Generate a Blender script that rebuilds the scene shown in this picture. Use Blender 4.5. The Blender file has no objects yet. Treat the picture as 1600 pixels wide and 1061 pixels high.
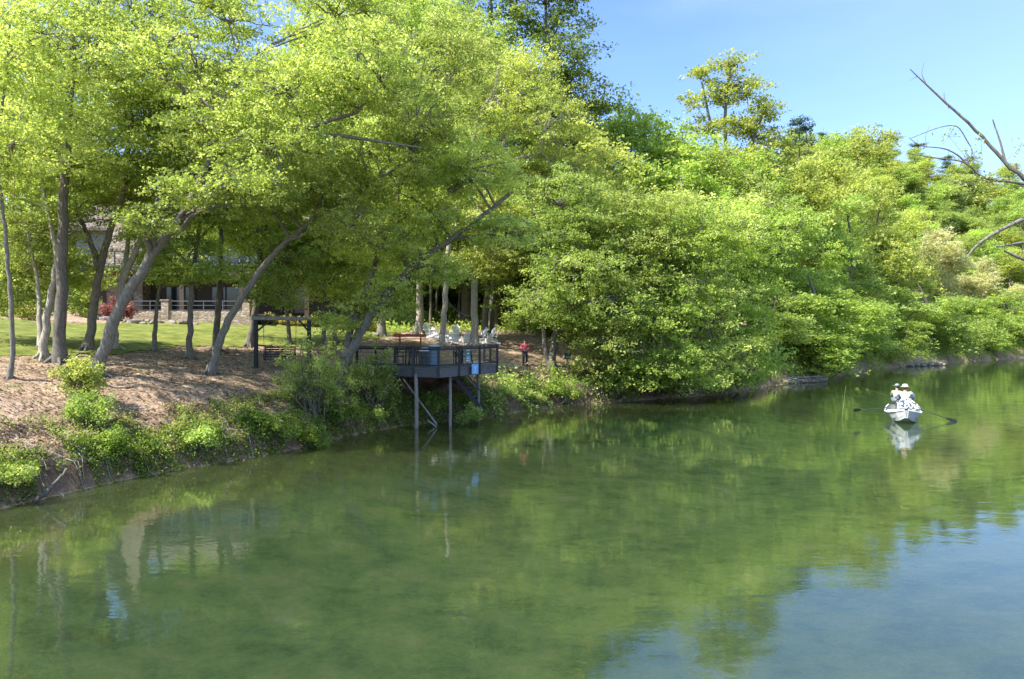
import bpy, math, random
import numpy as np
from mathutils import Vector, Matrix, Quaternion

# ------------------------------------------------------------------ camera, sky, sun, exposure
SC = bpy.context.scene
COL = SC.collection
F = 1150.0            # focal length in pixels of the 1600 px wide photograph
CH = 4.78             # eye height above the water
HY = 515.0            # row of the horizon
cam_d = bpy.data.cameras.new('camera'); cam = bpy.data.objects.new('camera', cam_d); COL.objects.link(cam)
cam.location = (0, 0, CH)
cam.rotation_euler = (math.radians(90) - math.atan((530.5 - HY) / F), 0, 0)
cam_d.sensor_width = 36.0; cam_d.lens = 36.0 * F / 1600.0
cam_d.clip_end = 5000.0; cam_d.clip_start = 0.1
SC.camera = cam

SUN_EL = math.radians(50.0)
SUN_AZ = math.atan2(-0.90, -0.42)          # from +Y towards +X : left, a little to the camera side
sun_vec = Vector((math.sin(SUN_AZ) * math.cos(SUN_EL), math.cos(SUN_AZ) * math.cos(SUN_EL), math.sin(SUN_EL)))
W = bpy.data.worlds.new('World'); SC.world = W; W.use_nodes = True
nt = W.node_tree; nt.nodes.clear()
wo = nt.nodes.new('ShaderNodeOutputWorld'); bg = nt.nodes.new('ShaderNodeBackground')
sky = nt.nodes.new('ShaderNodeTexSky'); sky.sky_type = 'NISHITA'; sky.sun_disc = False
sky.sun_elevation = SUN_EL; sky.sun_rotation = SUN_AZ
sky.air_density = 1.0; sky.dust_density = 0.6; sky.ozone_density = 4.5; sky.altitude = 300
tc = nt.nodes.new('ShaderNodeTexCoord'); mp = nt.nodes.new('ShaderNodeMapping')
mp.inputs['Scale'].default_value = (1.6, 1.6, 4.0)
ns = nt.nodes.new('ShaderNodeTexNoise'); ns.inputs['Scale'].default_value = 1.7; ns.inputs['Detail'].default_value = 7; ns.inputs['Roughness'].default_value = .55
cr = nt.nodes.new('ShaderNodeValToRGB'); cr.color_ramp.elements[0].position = .46; cr.color_ramp.elements[1].position = .72
sep = nt.nodes.new('ShaderNodeSeparateXYZ'); mr = nt.nodes.new('ShaderNodeMapRange')
mr.inputs['From Min'].default_value = .37; mr.inputs['From Max'].default_value = .55; mr.inputs['To Min'].default_value = 0.03; mr.inputs['To Max'].default_value = .75
mul = nt.nodes.new('ShaderNodeMath'); mul.operation = 'MULTIPLY'
mx = nt.nodes.new('ShaderNodeMixRGB'); mx.inputs['Color2'].default_value = (6.5, 7.2, 8.2, 1)
L = nt.links.new
L(tc.outputs['Generated'], mp.inputs['Vector']); L(mp.outputs[0], ns.inputs['Vector']); L(ns.outputs[0], cr.inputs[0])
L(tc.outputs['Generated'], sep.inputs[0]); L(sep.outputs['Z'], mr.inputs['Value'])
L(cr.outputs[0], mul.inputs[0]); L(mr.outputs[0], mul.inputs[1]); L(mul.outputs[0], mx.inputs['Fac'])
hz = nt.nodes.new('ShaderNodeMapRange'); hz.inputs['From Min'].default_value = .22; hz.inputs['From Max'].default_value = .75; hz.inputs['To Max'].default_value = .30
hm = nt.nodes.new('ShaderNodeMixRGB'); hm.inputs['Color2'].default_value = (3.0, 4.0, 6.0, 1)
L(sep.outputs['X'], hz.inputs['Value']); L(hz.outputs[0], hm.inputs['Fac']); skt = nt.nodes.new('ShaderNodeMixRGB'); skt.blend_type = 'MULTIPLY'; skt.inputs['Fac'].default_value = 1; skt.inputs['Color2'].default_value = (.88, .92, 1.06, 1)
L(sky.outputs[0], skt.inputs['Color1']); L(skt.outputs[0], hm.inputs['Color1'])
L(hm.outputs[0], mx.inputs['Color1']); L(mx.outputs[0], bg.inputs['Color']); L(bg.outputs[0], wo.inputs[0])
bg.inputs['Strength'].default_value = 0.118
sd = bpy.data.lights.new('sun', 'SUN'); sd.energy = 4.1; sd.angle = math.radians(.53); sd.color = (1, .95, .86)
so = bpy.data.objects.new('sun', sd); COL.objects.link(so); so.location = (0, 0, 60)
so.rotation_euler = sun_vec.to_track_quat('Z', 'Y').to_euler()
SC.view_settings.view_transform = 'Standard'; SC.view_settings.look = 'None'
SC.view_settings.exposure = 1.5; SC.view_settings.gamma = 1; SC.view_settings.use_curve_mapping = False
cy = SC.cycles
cy.max_bounces = 9; cy.diffuse_bounces = 5; cy.glossy_bounces = 3; cy.transmission_bounces = 4; cy.transparent_max_bounces = 8
cy.use_denoising = True; cy.caustics_reflective = False; cy.caustics_refractive = False
cy.sample_clamp_indirect = 6.0

rnd = random.Random(7)

# ------------------------------------------------------------------ helpers
def tag(o, label=None, cat=None, group=None, kind=None):
    if label: o['label'] = label
    if cat: o['category'] = cat
    if group: o['group'] = group
    if kind: o['kind'] = kind
    return o

def empty(name, loc=(0, 0, 0), rz=0.0, label=None, cat=None, group=None):
    o = bpy.data.objects.new(name, None); COL.objects.link(o)
    o.location = loc; o.rotation_euler = (0, 0, rz); o.empty_display_size = .2
    return tag(o, label, cat, group)

def link_mesh(name, me, m, parent=None):
    me.materials.clear()
    for q in (m if isinstance(m, (list, tuple)) else [m]): me.materials.append(q)
    o = bpy.data.objects.new(name, me); COL.objects.link(o)
    if parent is not None: o.parent = parent
    return o

def copy_tree(o, parent=None):
    c = o.copy(); COL.objects.link(c); c.parent = parent
    for ch in list(o.children): copy_tree(ch, c)
    return c

class MB:
    """collects simple solids and links them as one mesh"""
    def __init__(s): s.v = []; s.f = []
    def add(s, vs, fs):
        n = len(s.v); s.v += [tuple(v) for v in vs]; s.f += [tuple(i + n for i in f) for f in fs]; return s
    def box(s, c, d, rz=0.0, rx=0.0, ry=0.0):
        M = Matrix.Translation(c) @ Matrix.Rotation(rz, 4, 'Z') @ Matrix.Rotation(ry, 4, 'Y') @ Matrix.Rotation(rx, 4, 'X')
        h = [x / 2 for x in d]
        vs = [M @ Vector((a * h[0], b * h[1], k * h[2])) for k in (-1, 1) for b in (-1, 1) for a in (-1, 1)]
        return s.add(vs, [(0, 2, 3, 1), (4, 5, 7, 6), (0, 1, 5, 4), (2, 6, 7, 3), (0, 4, 6, 2), (1, 3, 7, 5)])
    def bar(s, p, q, w, h=None):
        p = Vector(p); q = Vector(q); h = h or w
        d = (q - p); ln = d.length; d.normalize()
        up = Vector((0, 0, 1)) if abs(d.z) < .95 else Vector((0, 1, 0))
        x = d.cross(up).normalized(); y = x.cross(d).normalized()
        vs = [c + x * a * w / 2 + y * b * h / 2 for c in (p, q) for a, b in ((-1, -1), (1, -1), (1, 1), (-1, 1))]
        return s.add(vs, [(0, 3, 2, 1), (4, 5, 6, 7), (0, 1, 5, 4), (1, 2, 6, 5), (2, 3, 7, 6), (3, 0, 4, 7)])
    def tube(s, P, R, n=8, caps=True):
        P = [Vector(p) for p in P]
        if not isinstance(R, (list, tuple, np.ndarray)): R = [R] * len(P)
        vs = []; fs = []
        ref = Vector((.31, .17, .93)) if abs((P[-1] - P[0]).normalized().z) < .9 else Vector((1, .1, 0))
        for i, p in enumerate(P):
            d = (P[min(i + 1, len(P) - 1)] - P[max(i - 1, 0)]).normalized()
            x = d.cross(ref).normalized(); y = d.cross(x)
            for k in range(n):
                a = 2 * math.pi * k / n
                vs.append(p + (x * math.cos(a) + y * math.sin(a)) * R[i])
        for i in range(len(P) - 1):
            for k in range(n):
                fs.append((i * n + k, i * n + (k + 1) % n, (i + 1) * n + (k + 1) % n, (i + 1) * n + k))
        if caps:
            fs.append(tuple(range(n))[::-1]); fs.append(tuple((len(P) - 1) * n + k for k in range(n)))
        return s.add(vs, fs)
    def lathe(s, c, prof, n=16):
        vs = []; fs = []
        for r, z in prof:
            for k in range(n):
                a = 2 * math.pi * k / n; vs.append((c[0] + r * math.cos(a), c[1] + r * math.sin(a), c[2] + z))
        for i in range(len(prof) - 1):
            for k in range(n):
                fs.append((i * n + k, i * n + (k + 1) % n, (i + 1) * n + (k + 1) % n, (i + 1) * n + k))
        fs.append(tuple(range(n))[::-1]); fs.append(tuple((len(prof) - 1) * n + k for k in range(n)))
        return s.add(vs, fs)
    def prism(s, poly, z0, z1):
        n = len(poly)
        vs = [(x, y, z0) for x, y in poly] + [(x, y, z1) for x, y in poly]
        return s.add(vs, [tuple(range(n))[::-1], tuple(range(n, 2 * n))] + [(i, (i + 1) % n, n + (i + 1) % n, n + i) for i in range(n)])
    def ball(s, c, r, n=10, m=7, jit=0, seed=0):
        r = r if isinstance(r, (tuple, list)) else (r, r, r); rr = random.Random(seed)
        vs = [(c[0], c[1], c[2] - r[2])]
        for j in range(1, m):
            t = math.pi * j / m
            for k in range(n):
                a = 2 * math.pi * k / n; q = 1 + rr.uniform(-jit, jit)
                vs.append((c[0] + r[0] * q * math.sin(t) * math.cos(a), c[1] + r[1] * q * math.sin(t) * math.sin(a), c[2] - r[2] * q * math.cos(t)))
        vs.append((c[0], c[1], c[2] + r[2]))
        fs = [(0, 1 + (k + 1) % n, 1 + k) for k in range(n)]
        for j in range(m - 2):
            for k in range(n):
                fs.append((1 + j * n + k, 1 + j * n + (k + 1) % n, 1 + (j + 1) * n + (k + 1) % n, 1 + (j + 1) * n + k))
        e = len(vs) - 1
        fs += [(e, 1 + (m - 2) * n + k, 1 + (m - 2) * n + (k + 1) % n) for k in range(n)]
        return s.add(vs, fs)
    def build(s, name, m, parent=None, smooth=False, bevel=0.0):
        me = bpy.data.meshes.new(name); me.from_pydata(s.v, [], s.f); me.update()
        if smooth: me.polygons.foreach_set('use_smooth', [True] * len(me.polygons))
        o = link_mesh(name, me, m, parent)
        if bevel:
            b = o.modifiers.new('bevel', 'BEVEL'); b.width = bevel; b.segments = 2; b.limit_method = 'ANGLE'
        return o

def np_mesh(name, V, Q, smooth=False, attr=None):
    """mesh from numpy arrays of vertices and quads"""
    me = bpy.data.meshes.new(name)
    V = np.ascontiguousarray(V, dtype=np.float32); Q = np.ascontiguousarray(Q, dtype=np.int32)
    n = len(Q); k = Q.shape[1]
    me.vertices.add(len(V)); me.vertices.foreach_set('co', V.ravel())
    me.loops.add(n * k); me.loops.foreach_set('vertex_index', Q.ravel())
    me.polygons.add(n)
    me.polygons.foreach_set('loop_start', np.arange(0, n * k, k, dtype=np.int32))
    try: me.polygons.foreach_set('loop_total', np.full(n, k, dtype=np.int32))
    except Exception: pass
    if smooth: me.polygons.foreach_set('use_smooth', np.ones(n, dtype=bool))
    if attr is not None:
        a = me.attributes.new('tone', 'FLOAT', 'FACE'); a.data.foreach_set('value', np.ascontiguousarray(attr, dtype=np.float32))
    me.update(calc_edges=True)
    return me

# ------------------------------------------------------------------ materials
def new_mat(name):
    m = bpy.data.materials.new(name); m.use_nodes = True; t = m.node_tree; t.nodes.clear()
    return m, t, t.nodes.new('ShaderNodeOutputMaterial')

def mat(name, c, rough=.7, metal=0.0, var=.25, scale=6.0, bump=.25, c2=None, stretch=(1, 1, 1), spec=.35):
    m, t, out = new_mat(name); N = t.nodes.new; L = t.links.new
    p = N('ShaderNodeBsdfPrincipled'); L(p.outputs[0], out.inputs[0])
    p.inputs['Roughness'].default_value = rough; p.inputs['Metallic'].default_value = metal
    p.inputs['Specular IOR Level'].default_value = spec
    tc = N('ShaderNodeTexCoord'); mp = N('ShaderNodeMapping'); mp.inputs['Scale'].default_value = stretch
    L(tc.outputs['Object'], mp.inputs[0])
    n = N('ShaderNodeTexNoise'); n.inputs['Scale'].default_value = scale; n.inputs['Detail'].default_value = 9; n.inputs['Roughness'].default_value = .72
    L(mp.outputs[0], n.inputs['Vector'])
    r = N('ShaderNodeValToRGB'); r.color_ramp.elements[0].position = .3; r.color_ramp.elements[1].position = .7
    a = [x * (1 - var) for x in c]; b = list(c2) if c2 else [min(1, x * (1 + var)) for x in c]
    r.color_ramp.elements[0].color = (*a, 1); r.color_ramp.elements[1].color = (*b, 1)
    L(n.outputs[0], r.inputs[0]); L(r.outputs[0], p.inputs['Base Color'])
    if bump:
        bp = N('ShaderNodeBump'); bp.inputs['Strength'].default_value = bump; bp.inputs['Distance'].default_value = .03
        L(n.outputs[0], bp.inputs['Height']); L(bp.outputs[0], p.inputs['Normal'])
    return m

def leaf_mat(name, dark, mid, light, trans=.58, tint=(1.1, 1.08, .6), objvar=.18):
    m, t, out = new_mat(name); N = t.nodes.new; L = t.links.new
    at = N('ShaderNodeAttribute'); at.attribute_name = 'tone'
    oi = N('ShaderNodeObjectInfo')
    r = N('ShaderNodeValToRGB'); e = r.color_ramp.elements
    e[0].position = 0; e[0].color = (*dark, 1); e[1].position = 1; e[1].color = (*light, 1)
    q = e.new(.5); q.color = (*mid, 1)
    L(at.outputs['Fac'], r.inputs[0])
    hs = N('ShaderNodeHueSaturation'); mr = N('ShaderNodeMapRange')
    mr.inputs['To Min'].default_value = 1 - objvar; mr.inputs['To Max'].default_value = 1 + objvar
    L(oi.outputs['Random'], mr.inputs['Value']); L(mr.outputs[0], hs.inputs['Value'])
    L(r.outputs[0], hs.inputs['Color'])
    df = N('ShaderNodeBsdfDiffuse'); tr = N('ShaderNodeBsdfTranslucent'); gl = N('ShaderNodeBsdfGlossy'); gl.inputs['Roughness'].default_value = .42
    gl.inputs['Color'].default_value = (.45, .5, .45, 1)
    tm = N('ShaderNodeMixRGB'); tm.blend_type = 'MULTIPLY'; tm.inputs[0].default_value = 1; tm.inputs[2].default_value = (*tint, 1)
    L(hs.outputs[0], df.inputs[0]); L(hs.outputs[0], tm.inputs[1]); L(tm.outputs[0], tr.inputs[0])
    def sc_(src, f):
        q = N('ShaderNodeMixRGB'); q.blend_type = 'MULTIPLY'; q.inputs[0].default_value = 1; q.inputs[2].default_value = (f, f, f, 1); L(src, q.inputs[1]); return q.outputs[0]
    L(sc_(hs.outputs[0], .62), df.inputs[0]); L(sc_(tm.outputs[0], trans * 1.4), tr.inputs[0])
    m1 = N('ShaderNodeAddShader'); L(df.outputs[0], m1.inputs[0]); L(tr.outputs[0], m1.inputs[1])
    m2 = N('ShaderNodeMixShader'); m2.inputs[0].default_value = .03; L(m1.outputs[0], m2.inputs[1]); L(gl.outputs[0], m2.inputs[2])
    L(m2.outputs[0], out.inputs[0])
    return m

LEAF = {
    'near':   leaf_mat('leaf_near', (.165, .215, .055), (.30, .375, .10), (.52, .57, .21)),
    'yellow': leaf_mat('leaf_yellow', (.15, .19, .045), (.34, .395, .10), (.56, .59, .20)),
    'mid':    leaf_mat('leaf_mid', (.14, .20, .05), (.255, .35, .09), (.44, .515, .16)),
    'fresh':  leaf_mat('leaf_fresh', (.12, .19, .035), (.27, .38, .08), (.46, .54, .14)),
    'olive':  leaf_mat('leaf_olive', (.15, .18, .04), (.28, .33, .075), (.46, .49, .14)),
    'dark':   leaf_mat('leaf_dark', (.08, .13, .03), (.19, .27, .06), (.35, .42, .11), trans=.45),
    'pine':   leaf_mat('leaf_pine', (.05, .09, .03), (.14, .20, .06), (.25, .31, .10), trans=.3, tint=(1, 1, .7)),
    'bluepine': leaf_mat('leaf_bluepine', (.05, .11, .09), (.11, .20, .15), (.18, .28, .20), trans=.2, tint=(1, 1, .9)),
    'cream':  leaf_mat('leaf_cream', (.26, .28, .10), (.54, .55, .25), (.76, .74, .46), tint=(1.05, 1, .8)),
    'pink':   leaf_mat('leaf_red', (.14, .05, .045), (.26, .11, .095), (.40, .22, .18), tint=(1, .65, .65)),
    'hedge':  leaf_mat('leaf_hedge', (.20, .18, .05), (.38, .37, .10), (.58, .45, .22)),
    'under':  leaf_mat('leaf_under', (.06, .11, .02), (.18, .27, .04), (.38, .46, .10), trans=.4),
    'dry':    leaf_mat('leaf_dry', (.12, .08, .048), (.28, .195, .12), (.49, .385, .26), trans=.2, tint=(1, .9, .7)),
}
BARK = mat('bark', (.11, .09, .065), .92, scale=11, var=.55, bump=1.0, c2=(.27, .24, .18), stretch=(2.2, 2.2, .35))
BARK_DARK = mat('bark_dark', (.075, .062, .048), .92, scale=11, var=.5, bump=1.0, c2=(.24, .22, .18), stretch=(2.2, 2.2, .35))
BARK_PALE = mat('bark_pale', (.26, .22, .165), .9, scale=9, var=.45, bump=.9, c2=(.52, .48, .38), stretch=(2, 2, .5))
BARK_GREY = mat('bark_grey', (.13, .118, .095), .9, scale=10, var=.5, bump=.9, c2=(.30, .28, .225), stretch=(2, 2, .5))
STONE = mat('rock_stone', (.19, .16, .13), .9, scale=4, var=.4, bump=.8, c2=(.36, .31, .25))
BLACK = mat('black_metal', (.02, .023, .027), .5, metal=.2, var=.3, bump=.1)
GREYP = mat('grey_painted_wood', (.065, .07, .075), .75, var=.35, scale=5, bump=.3, c2=(.16, .165, .17), stretch=(1, 1, 6))
WOODG = mat('weathered_post', (.20, .185, .165), .9, var=.4, scale=5, bump=.5, c2=(.38, .35, .31), stretch=(3, 3, .4))
REDWOOD = mat('red_stained_wood', (.34, .07, .03), .7, var=.3, scale=5, bump=.3, c2=(.46, .13, .065))
WHITE = mat('white_plastic', (.78, .79, .78), .5, var=.08, scale=5, bump=.05)
ALU = mat('pale_metal', (.15, .17, .19), .45, metal=.3, var=.1, bump=.05)

# ------------------------------------------------------------------ terrain
LB = np.array([(-60, -140), (-34, -60), (-24, -20), (-19, 0), (-16.5, 11), (-14.6, 17), (-13.4, 20.4), (-12.4, 23.6), (-9.8, 27.3), (-8.4, 30.0),
               (-7.6, 32.6), (-5.6, 36.4), (-3.2, 38.6), (-1.3, 39.6), (.8, 43.6), (4.6, 47.0), (8.9, 50.0), (13.9, 53.2), (17.5, 57.0), (21.6, 62.5),
               (27, 67.5), (36, 80), (48, 93.5), (56, 98.5), (64, 107), (89, 127), (130, 150), (200, 165), (330, 170), (700, 120)], float)
RB = np.array([(10, -140), (7, -40), (8, -8), (12.5, 6), (17, 16), (30, 33), (56, 58), (100, 92), (160, 112), (330, 105), (700, 40)], float)

def smooth_line(P, it=2):
    for _ in range(it):
        a = P[:-1] * .75 + P[1:] * .25; b = P[:-1] * .25 + P[1:] * .75
        Q = np.empty((len(a) * 2, 2)); Q[0::2] = a; Q[1::2] = b
        P = np.vstack([P[:1], Q, P[-1:]])
    return P
LBs = smooth_line(LB); RBs = smooth_line(RB)
POLY = np.vstack([LBs, RBs[::-1]])

def seg_dist(x, y, P):
    best = np.full(x.shape, 1e9)
    for i in range(len(P) - 1):
        ax, ay = P[i]; bx, by = P[i + 1]; dx, dy = bx - ax, by - ay; l2 = dx * dx + dy * dy + 1e-9
        t = np.clip(((x - ax) * dx + (y - ay) * dy) / l2, 0, 1)
        best = np.minimum(best, (x - ax - t * dx) ** 2 + (y - ay - t * dy) ** 2)
    return np.sqrt(best)

def in_poly(x, y, P):
    c = np.zeros(x.shape, bool); n = len(P); j = n - 1
    for i in range(n):
        xi, yi = P[i]; xj, yj = P[j]
        m = ((yi > y) != (yj > y))
        with np.errstate(divide='ignore', invalid='ignore'):
            c ^= m & (x < (xj - xi) * (y - yi) / (yj - yi + 1e-12) + xi)
        j = i
    return c

def wob(x, y):
    return (np.sin(x * 1.3 + 2 * np.sin(y * .7)) * np.cos(y * 1.1 + 1.3 * np.sin(x * .9)) * .5 + np.sin(x * 3.1 + y * 1.7) * np.sin(y * 2.9 - x * .8) * .3
            + np.sin(x * 6.3 - y * 4.1) * np.sin(y * 5.7 + x * 3.3) * .2)

def sst(a, b, x):
    t = np.clip((x - a) / (b - a), 0, 1); return t * t * (3 - 2 * t)

def terr(x, y):
    x = np.atleast_1d(np.asarray(x, float)); y = np.atleast_1d(np.asarray(y, float))
    inside = in_poly(x, y, POLY)
    dl = seg_dist(x, y, LBs); dr = seg_dist(x, y, RBs)
    w = wob(x, y)
    dd = np.minimum(dl, dr)
    zw = -np.interp(dd, [0, .4, 1.5, 3.2, 5, 9, 20], [0, .10, .22, .42, .95, 1.6, 2.1]) + w * .05 * np.clip(dd, 0, 1)
    left = dl <= dr
    wl = dl + w * .45 * np.clip(dl, 0, 1)
    zl = np.interp(wl, [0, .22, .8, 2.2, 3.6, 5.2, 8, 12, 20, 35, 60, 110, 400], [0, .62, 1.05, 1.75, 2.35, 2.75, 3.35, 4.0, 4.75, 5.7, 9, 16, 40]) + w * .07
    s = sst(2, 26, x - (y - 60) * .1)
    zl = zl + s * np.clip(dl - 12, 0, 400) ** 1.0 * np.interp(dl, [12, 45, 70, 160, 400], [.26, .56, .62, .4, .18]) 
    az = 800 + x * F / np.maximum(y, 1)
    rid = np.interp(az, [900, 1000, 1225, 1300, 1400, 1480, 1540, 1600, 1800], [180, 190, 208, 195, 196, 205, 226, 242, 262])
    cap = CH + (HY - rid) / F * np.minimum(np.maximum(y, 60), 205) - 14.5
    zl = np.where((y > 60) & (s > 0), zl * (1 - s) + np.minimum(zl, np.maximum(cap, 3.5)) * s, zl)
    zr = np.interp(dr, [0, .5, 2, 5, 20, 400], [0, .5, 1.6, 2.6, 3.5, 12]) + w * .06
    return np.where(inside, zw, np.where(left, zl, zr))

def tz(x, y): return float(terr(x, y)[0])

def at(px, py, D):
    return Vector(((px - 800) * D / F, D, CH - (py - HY) * D / F))

def hit(px, py, dmin=9.0, dmax=260):
    D = np.arange(dmin, dmax, .1)
    x = (px - 800) * D / F; z = CH - (py - HY) * D / F
    k = np.nonzero(z <= terr(x, D))[0]
    if len(k) == 0: return Vector((x[-1], D[-1], tz(x[-1], D[-1])))
    i = k[0]
    return Vector((x[i], D[i], tz(x[i], D[i])))

def on(px, D):
    x = (px - 800) * D / F
    return Vector((x, D, tz(x, D)))

def axis(a):
    out = []
    for lo, hi, st in a: out += list(np.arange(lo, hi, st))
    return np.array(out)
gx = axis([(-900, -300, 100), (-300, -60, 12), (-60, -34, 1.2), (-34, 12, .26), (12, 40, .5), (40, 110, 1.0), (110, 320, 6), (320, 900.1, 80)])
gy = axis([(-300, -40, 26), (-40, 8, 3), (8, 15, .8), (15, 62, .26), (62, 80, .6), (80, 140, 1.1), (140, 320, 6), (320, 900.1, 80)])
GX, GY = np.meshgrid(gx, gy); Z = terr(GX.ravel(), GY.ravel())
V = np.stack([GX.ravel(), GY.ravel(), Z], 1)
nx, ny = len(gx), len(gy)
ii = (np.arange(ny - 1)[:, None] * nx + np.arange(nx - 1)[None, :]).ravel()
Q = np.stack([ii, ii + 1, ii + nx + 1, ii + nx], 1)

def ground_material():
    m, t, out = new_mat('leaf_mulch_ground'); N = t.nodes.new; L = t.links.new
    p = N('ShaderNodeBsdfPrincipled'); p.inputs['Roughness'].default_value = .95; p.inputs['Specular IOR Level'].default_value = .15
    L(p.outputs[0], out.inputs[0])
    g = N('ShaderNodeNewGeometry'); sp = N('ShaderNodeSeparateXYZ'); L(g.outputs['Position'], sp.inputs[0])
    def noise(sc, det=6, rough=.6):
        n = N('ShaderNodeTexNoise'); n.inputs['Scale'].default_value = sc; n.inputs['Detail'].default_value = det; n.inputs['Roughness'].default_value = rough
        L(g.outputs['Position'], n.inputs['Vector']); return n
    def ramp(src, stops):
        r = N('ShaderNodeValToRGB'); e = r.color_ramp.elements
        e[0].position, e[0].color = stops[0][0], (*stops[0][1], 1); e[1].position, e[1].color = stops[-1][0], (*stops[-1][1], 1)
        for s, c in stops[1:-1]: q = e.new(s); q.color = (*c, 1)
        L(src, r.inputs[0]); return r
    v = N('ShaderNodeTexVoronoi'); v.inputs['Scale'].default_value = 9; L(g.outputs['Position'], v.inputs['Vector'])
    sc = N('ShaderNodeSeparateColor'); L(v.outputs['Color'], sc.inputs[0])
    litter = ramp(sc.outputs[0], [(0, (.12, .075, .045)), (.35, (.25, .165, .10)), (.7, (.38, .265, .17)), (1, (.58, .45, .32))])
    big = ramp(noise(.45).outputs[0], [(.3, (.17, .12, .085)), (.55, (.36, .26, .19)), (.75, (.46, .35, .26))])
    m1 = N('ShaderNodeMixRGB'); m1.inputs[0].default_value = .5; L(litter.outputs[0], m1.inputs[1]); L(big.outputs[0], m1.inputs[2])
    # mossy / weedy low green film in patches
    moss = ramp(noise(.9, 8, .7).outputs[0], [(.56, (0, 0, 0)), (.70, (.8, .8, .8))])
    m2 = N('ShaderNodeMixRGB'); m2.inputs[2].default_value = (.16, .19, .045, 1); L(moss.outputs[0], m2.inputs[0]); L(m1.outputs[0], m2.inputs[1])
    # steep soil and bed under water
    soil = ramp(noise(2.2, 8, .7).outputs[0], [(.3, (.075, .05, .032)), (.6, (.18, .125, .08)), (.8, (.30, .22, .15))])
    sn = N('ShaderNodeSeparateXYZ'); L(g.outputs['Normal'], sn.inputs[0])
    st = N('ShaderNodeMapRange'); st.inputs['From Min'].default_value = .85; st.inputs['From Max'].default_value = .62; L(sn.outputs['Z'], st.inputs['Value'])
    m3 = N('ShaderNodeMixRGB'); L(st.outputs[0], m3.inputs[0]); L(m2.outputs[0], m3.inputs[1]); L(soil.outputs[0], m3.inputs[2])
    bed1 = ramp(noise(1.6, 6, .7).outputs[0], [(.3, (.22, .17, .05)), (.5, (.52, .40, .14)), (.75, (.70, .58, .27))])   # gravel
    bed2 = ramp(noise(.65, 12, .72).outputs[0], [(.34, (.06, .12, .06)), (.42, (.20, .36, .16)), (.50, (.42, .54, .20)), (.57, (.62, .64, .24)), (.66, (.85, .76, .40))])     # algae and weed
    dp = N('ShaderNodeMapRange'); dp.inputs['From Min'].default_value = -.42; dp.inputs['From Max'].default_value = -.75; L(sp.outputs['Z'], dp.inputs['Value'])
    mb = N('ShaderNodeMixRGB'); L(dp.outputs[0], mb.inputs[0]); L(bed1.outputs[0], mb.inputs[1]); L(bed2.outputs[0], mb.inputs[2])
    uw = N('ShaderNodeMapRange'); uw.inputs['From Min'].default_value = .03; uw.inputs['From Max'].default_value = -.03; L(sp.outputs['Z'], uw.inputs['Value'])
    m4 = N('ShaderNodeMixRGB'); L(uw.outputs[0], m4.inputs[0]); L(m3.outputs[0], m4.inputs[1]); L(mb.outputs[0], m4.inputs[2])
    L(m4.outputs[0], p.inputs['Base Color'])
    b = N('ShaderNodeBump'); b.inputs['Strength'].default_value = .7; b.inputs['Distance'].default_value = .06
    ad = N('ShaderNodeMath'); ad.operation = 'ADD'; L(sc.outputs[0], ad.inputs[0]); L(noise(14, 4).outputs[0], ad.inputs[1]); L(ad.outputs[0], b.inputs['Height'])
    L(b.outputs[0], p.inputs['Normal'])
    return m
me = np_mesh('ground', V, Q, smooth=True)
tag(link_mesh('ground', me, ground_material()), 'ground of brown leaf mulch sloping down to the river bed', None, None, 'structure')

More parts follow.
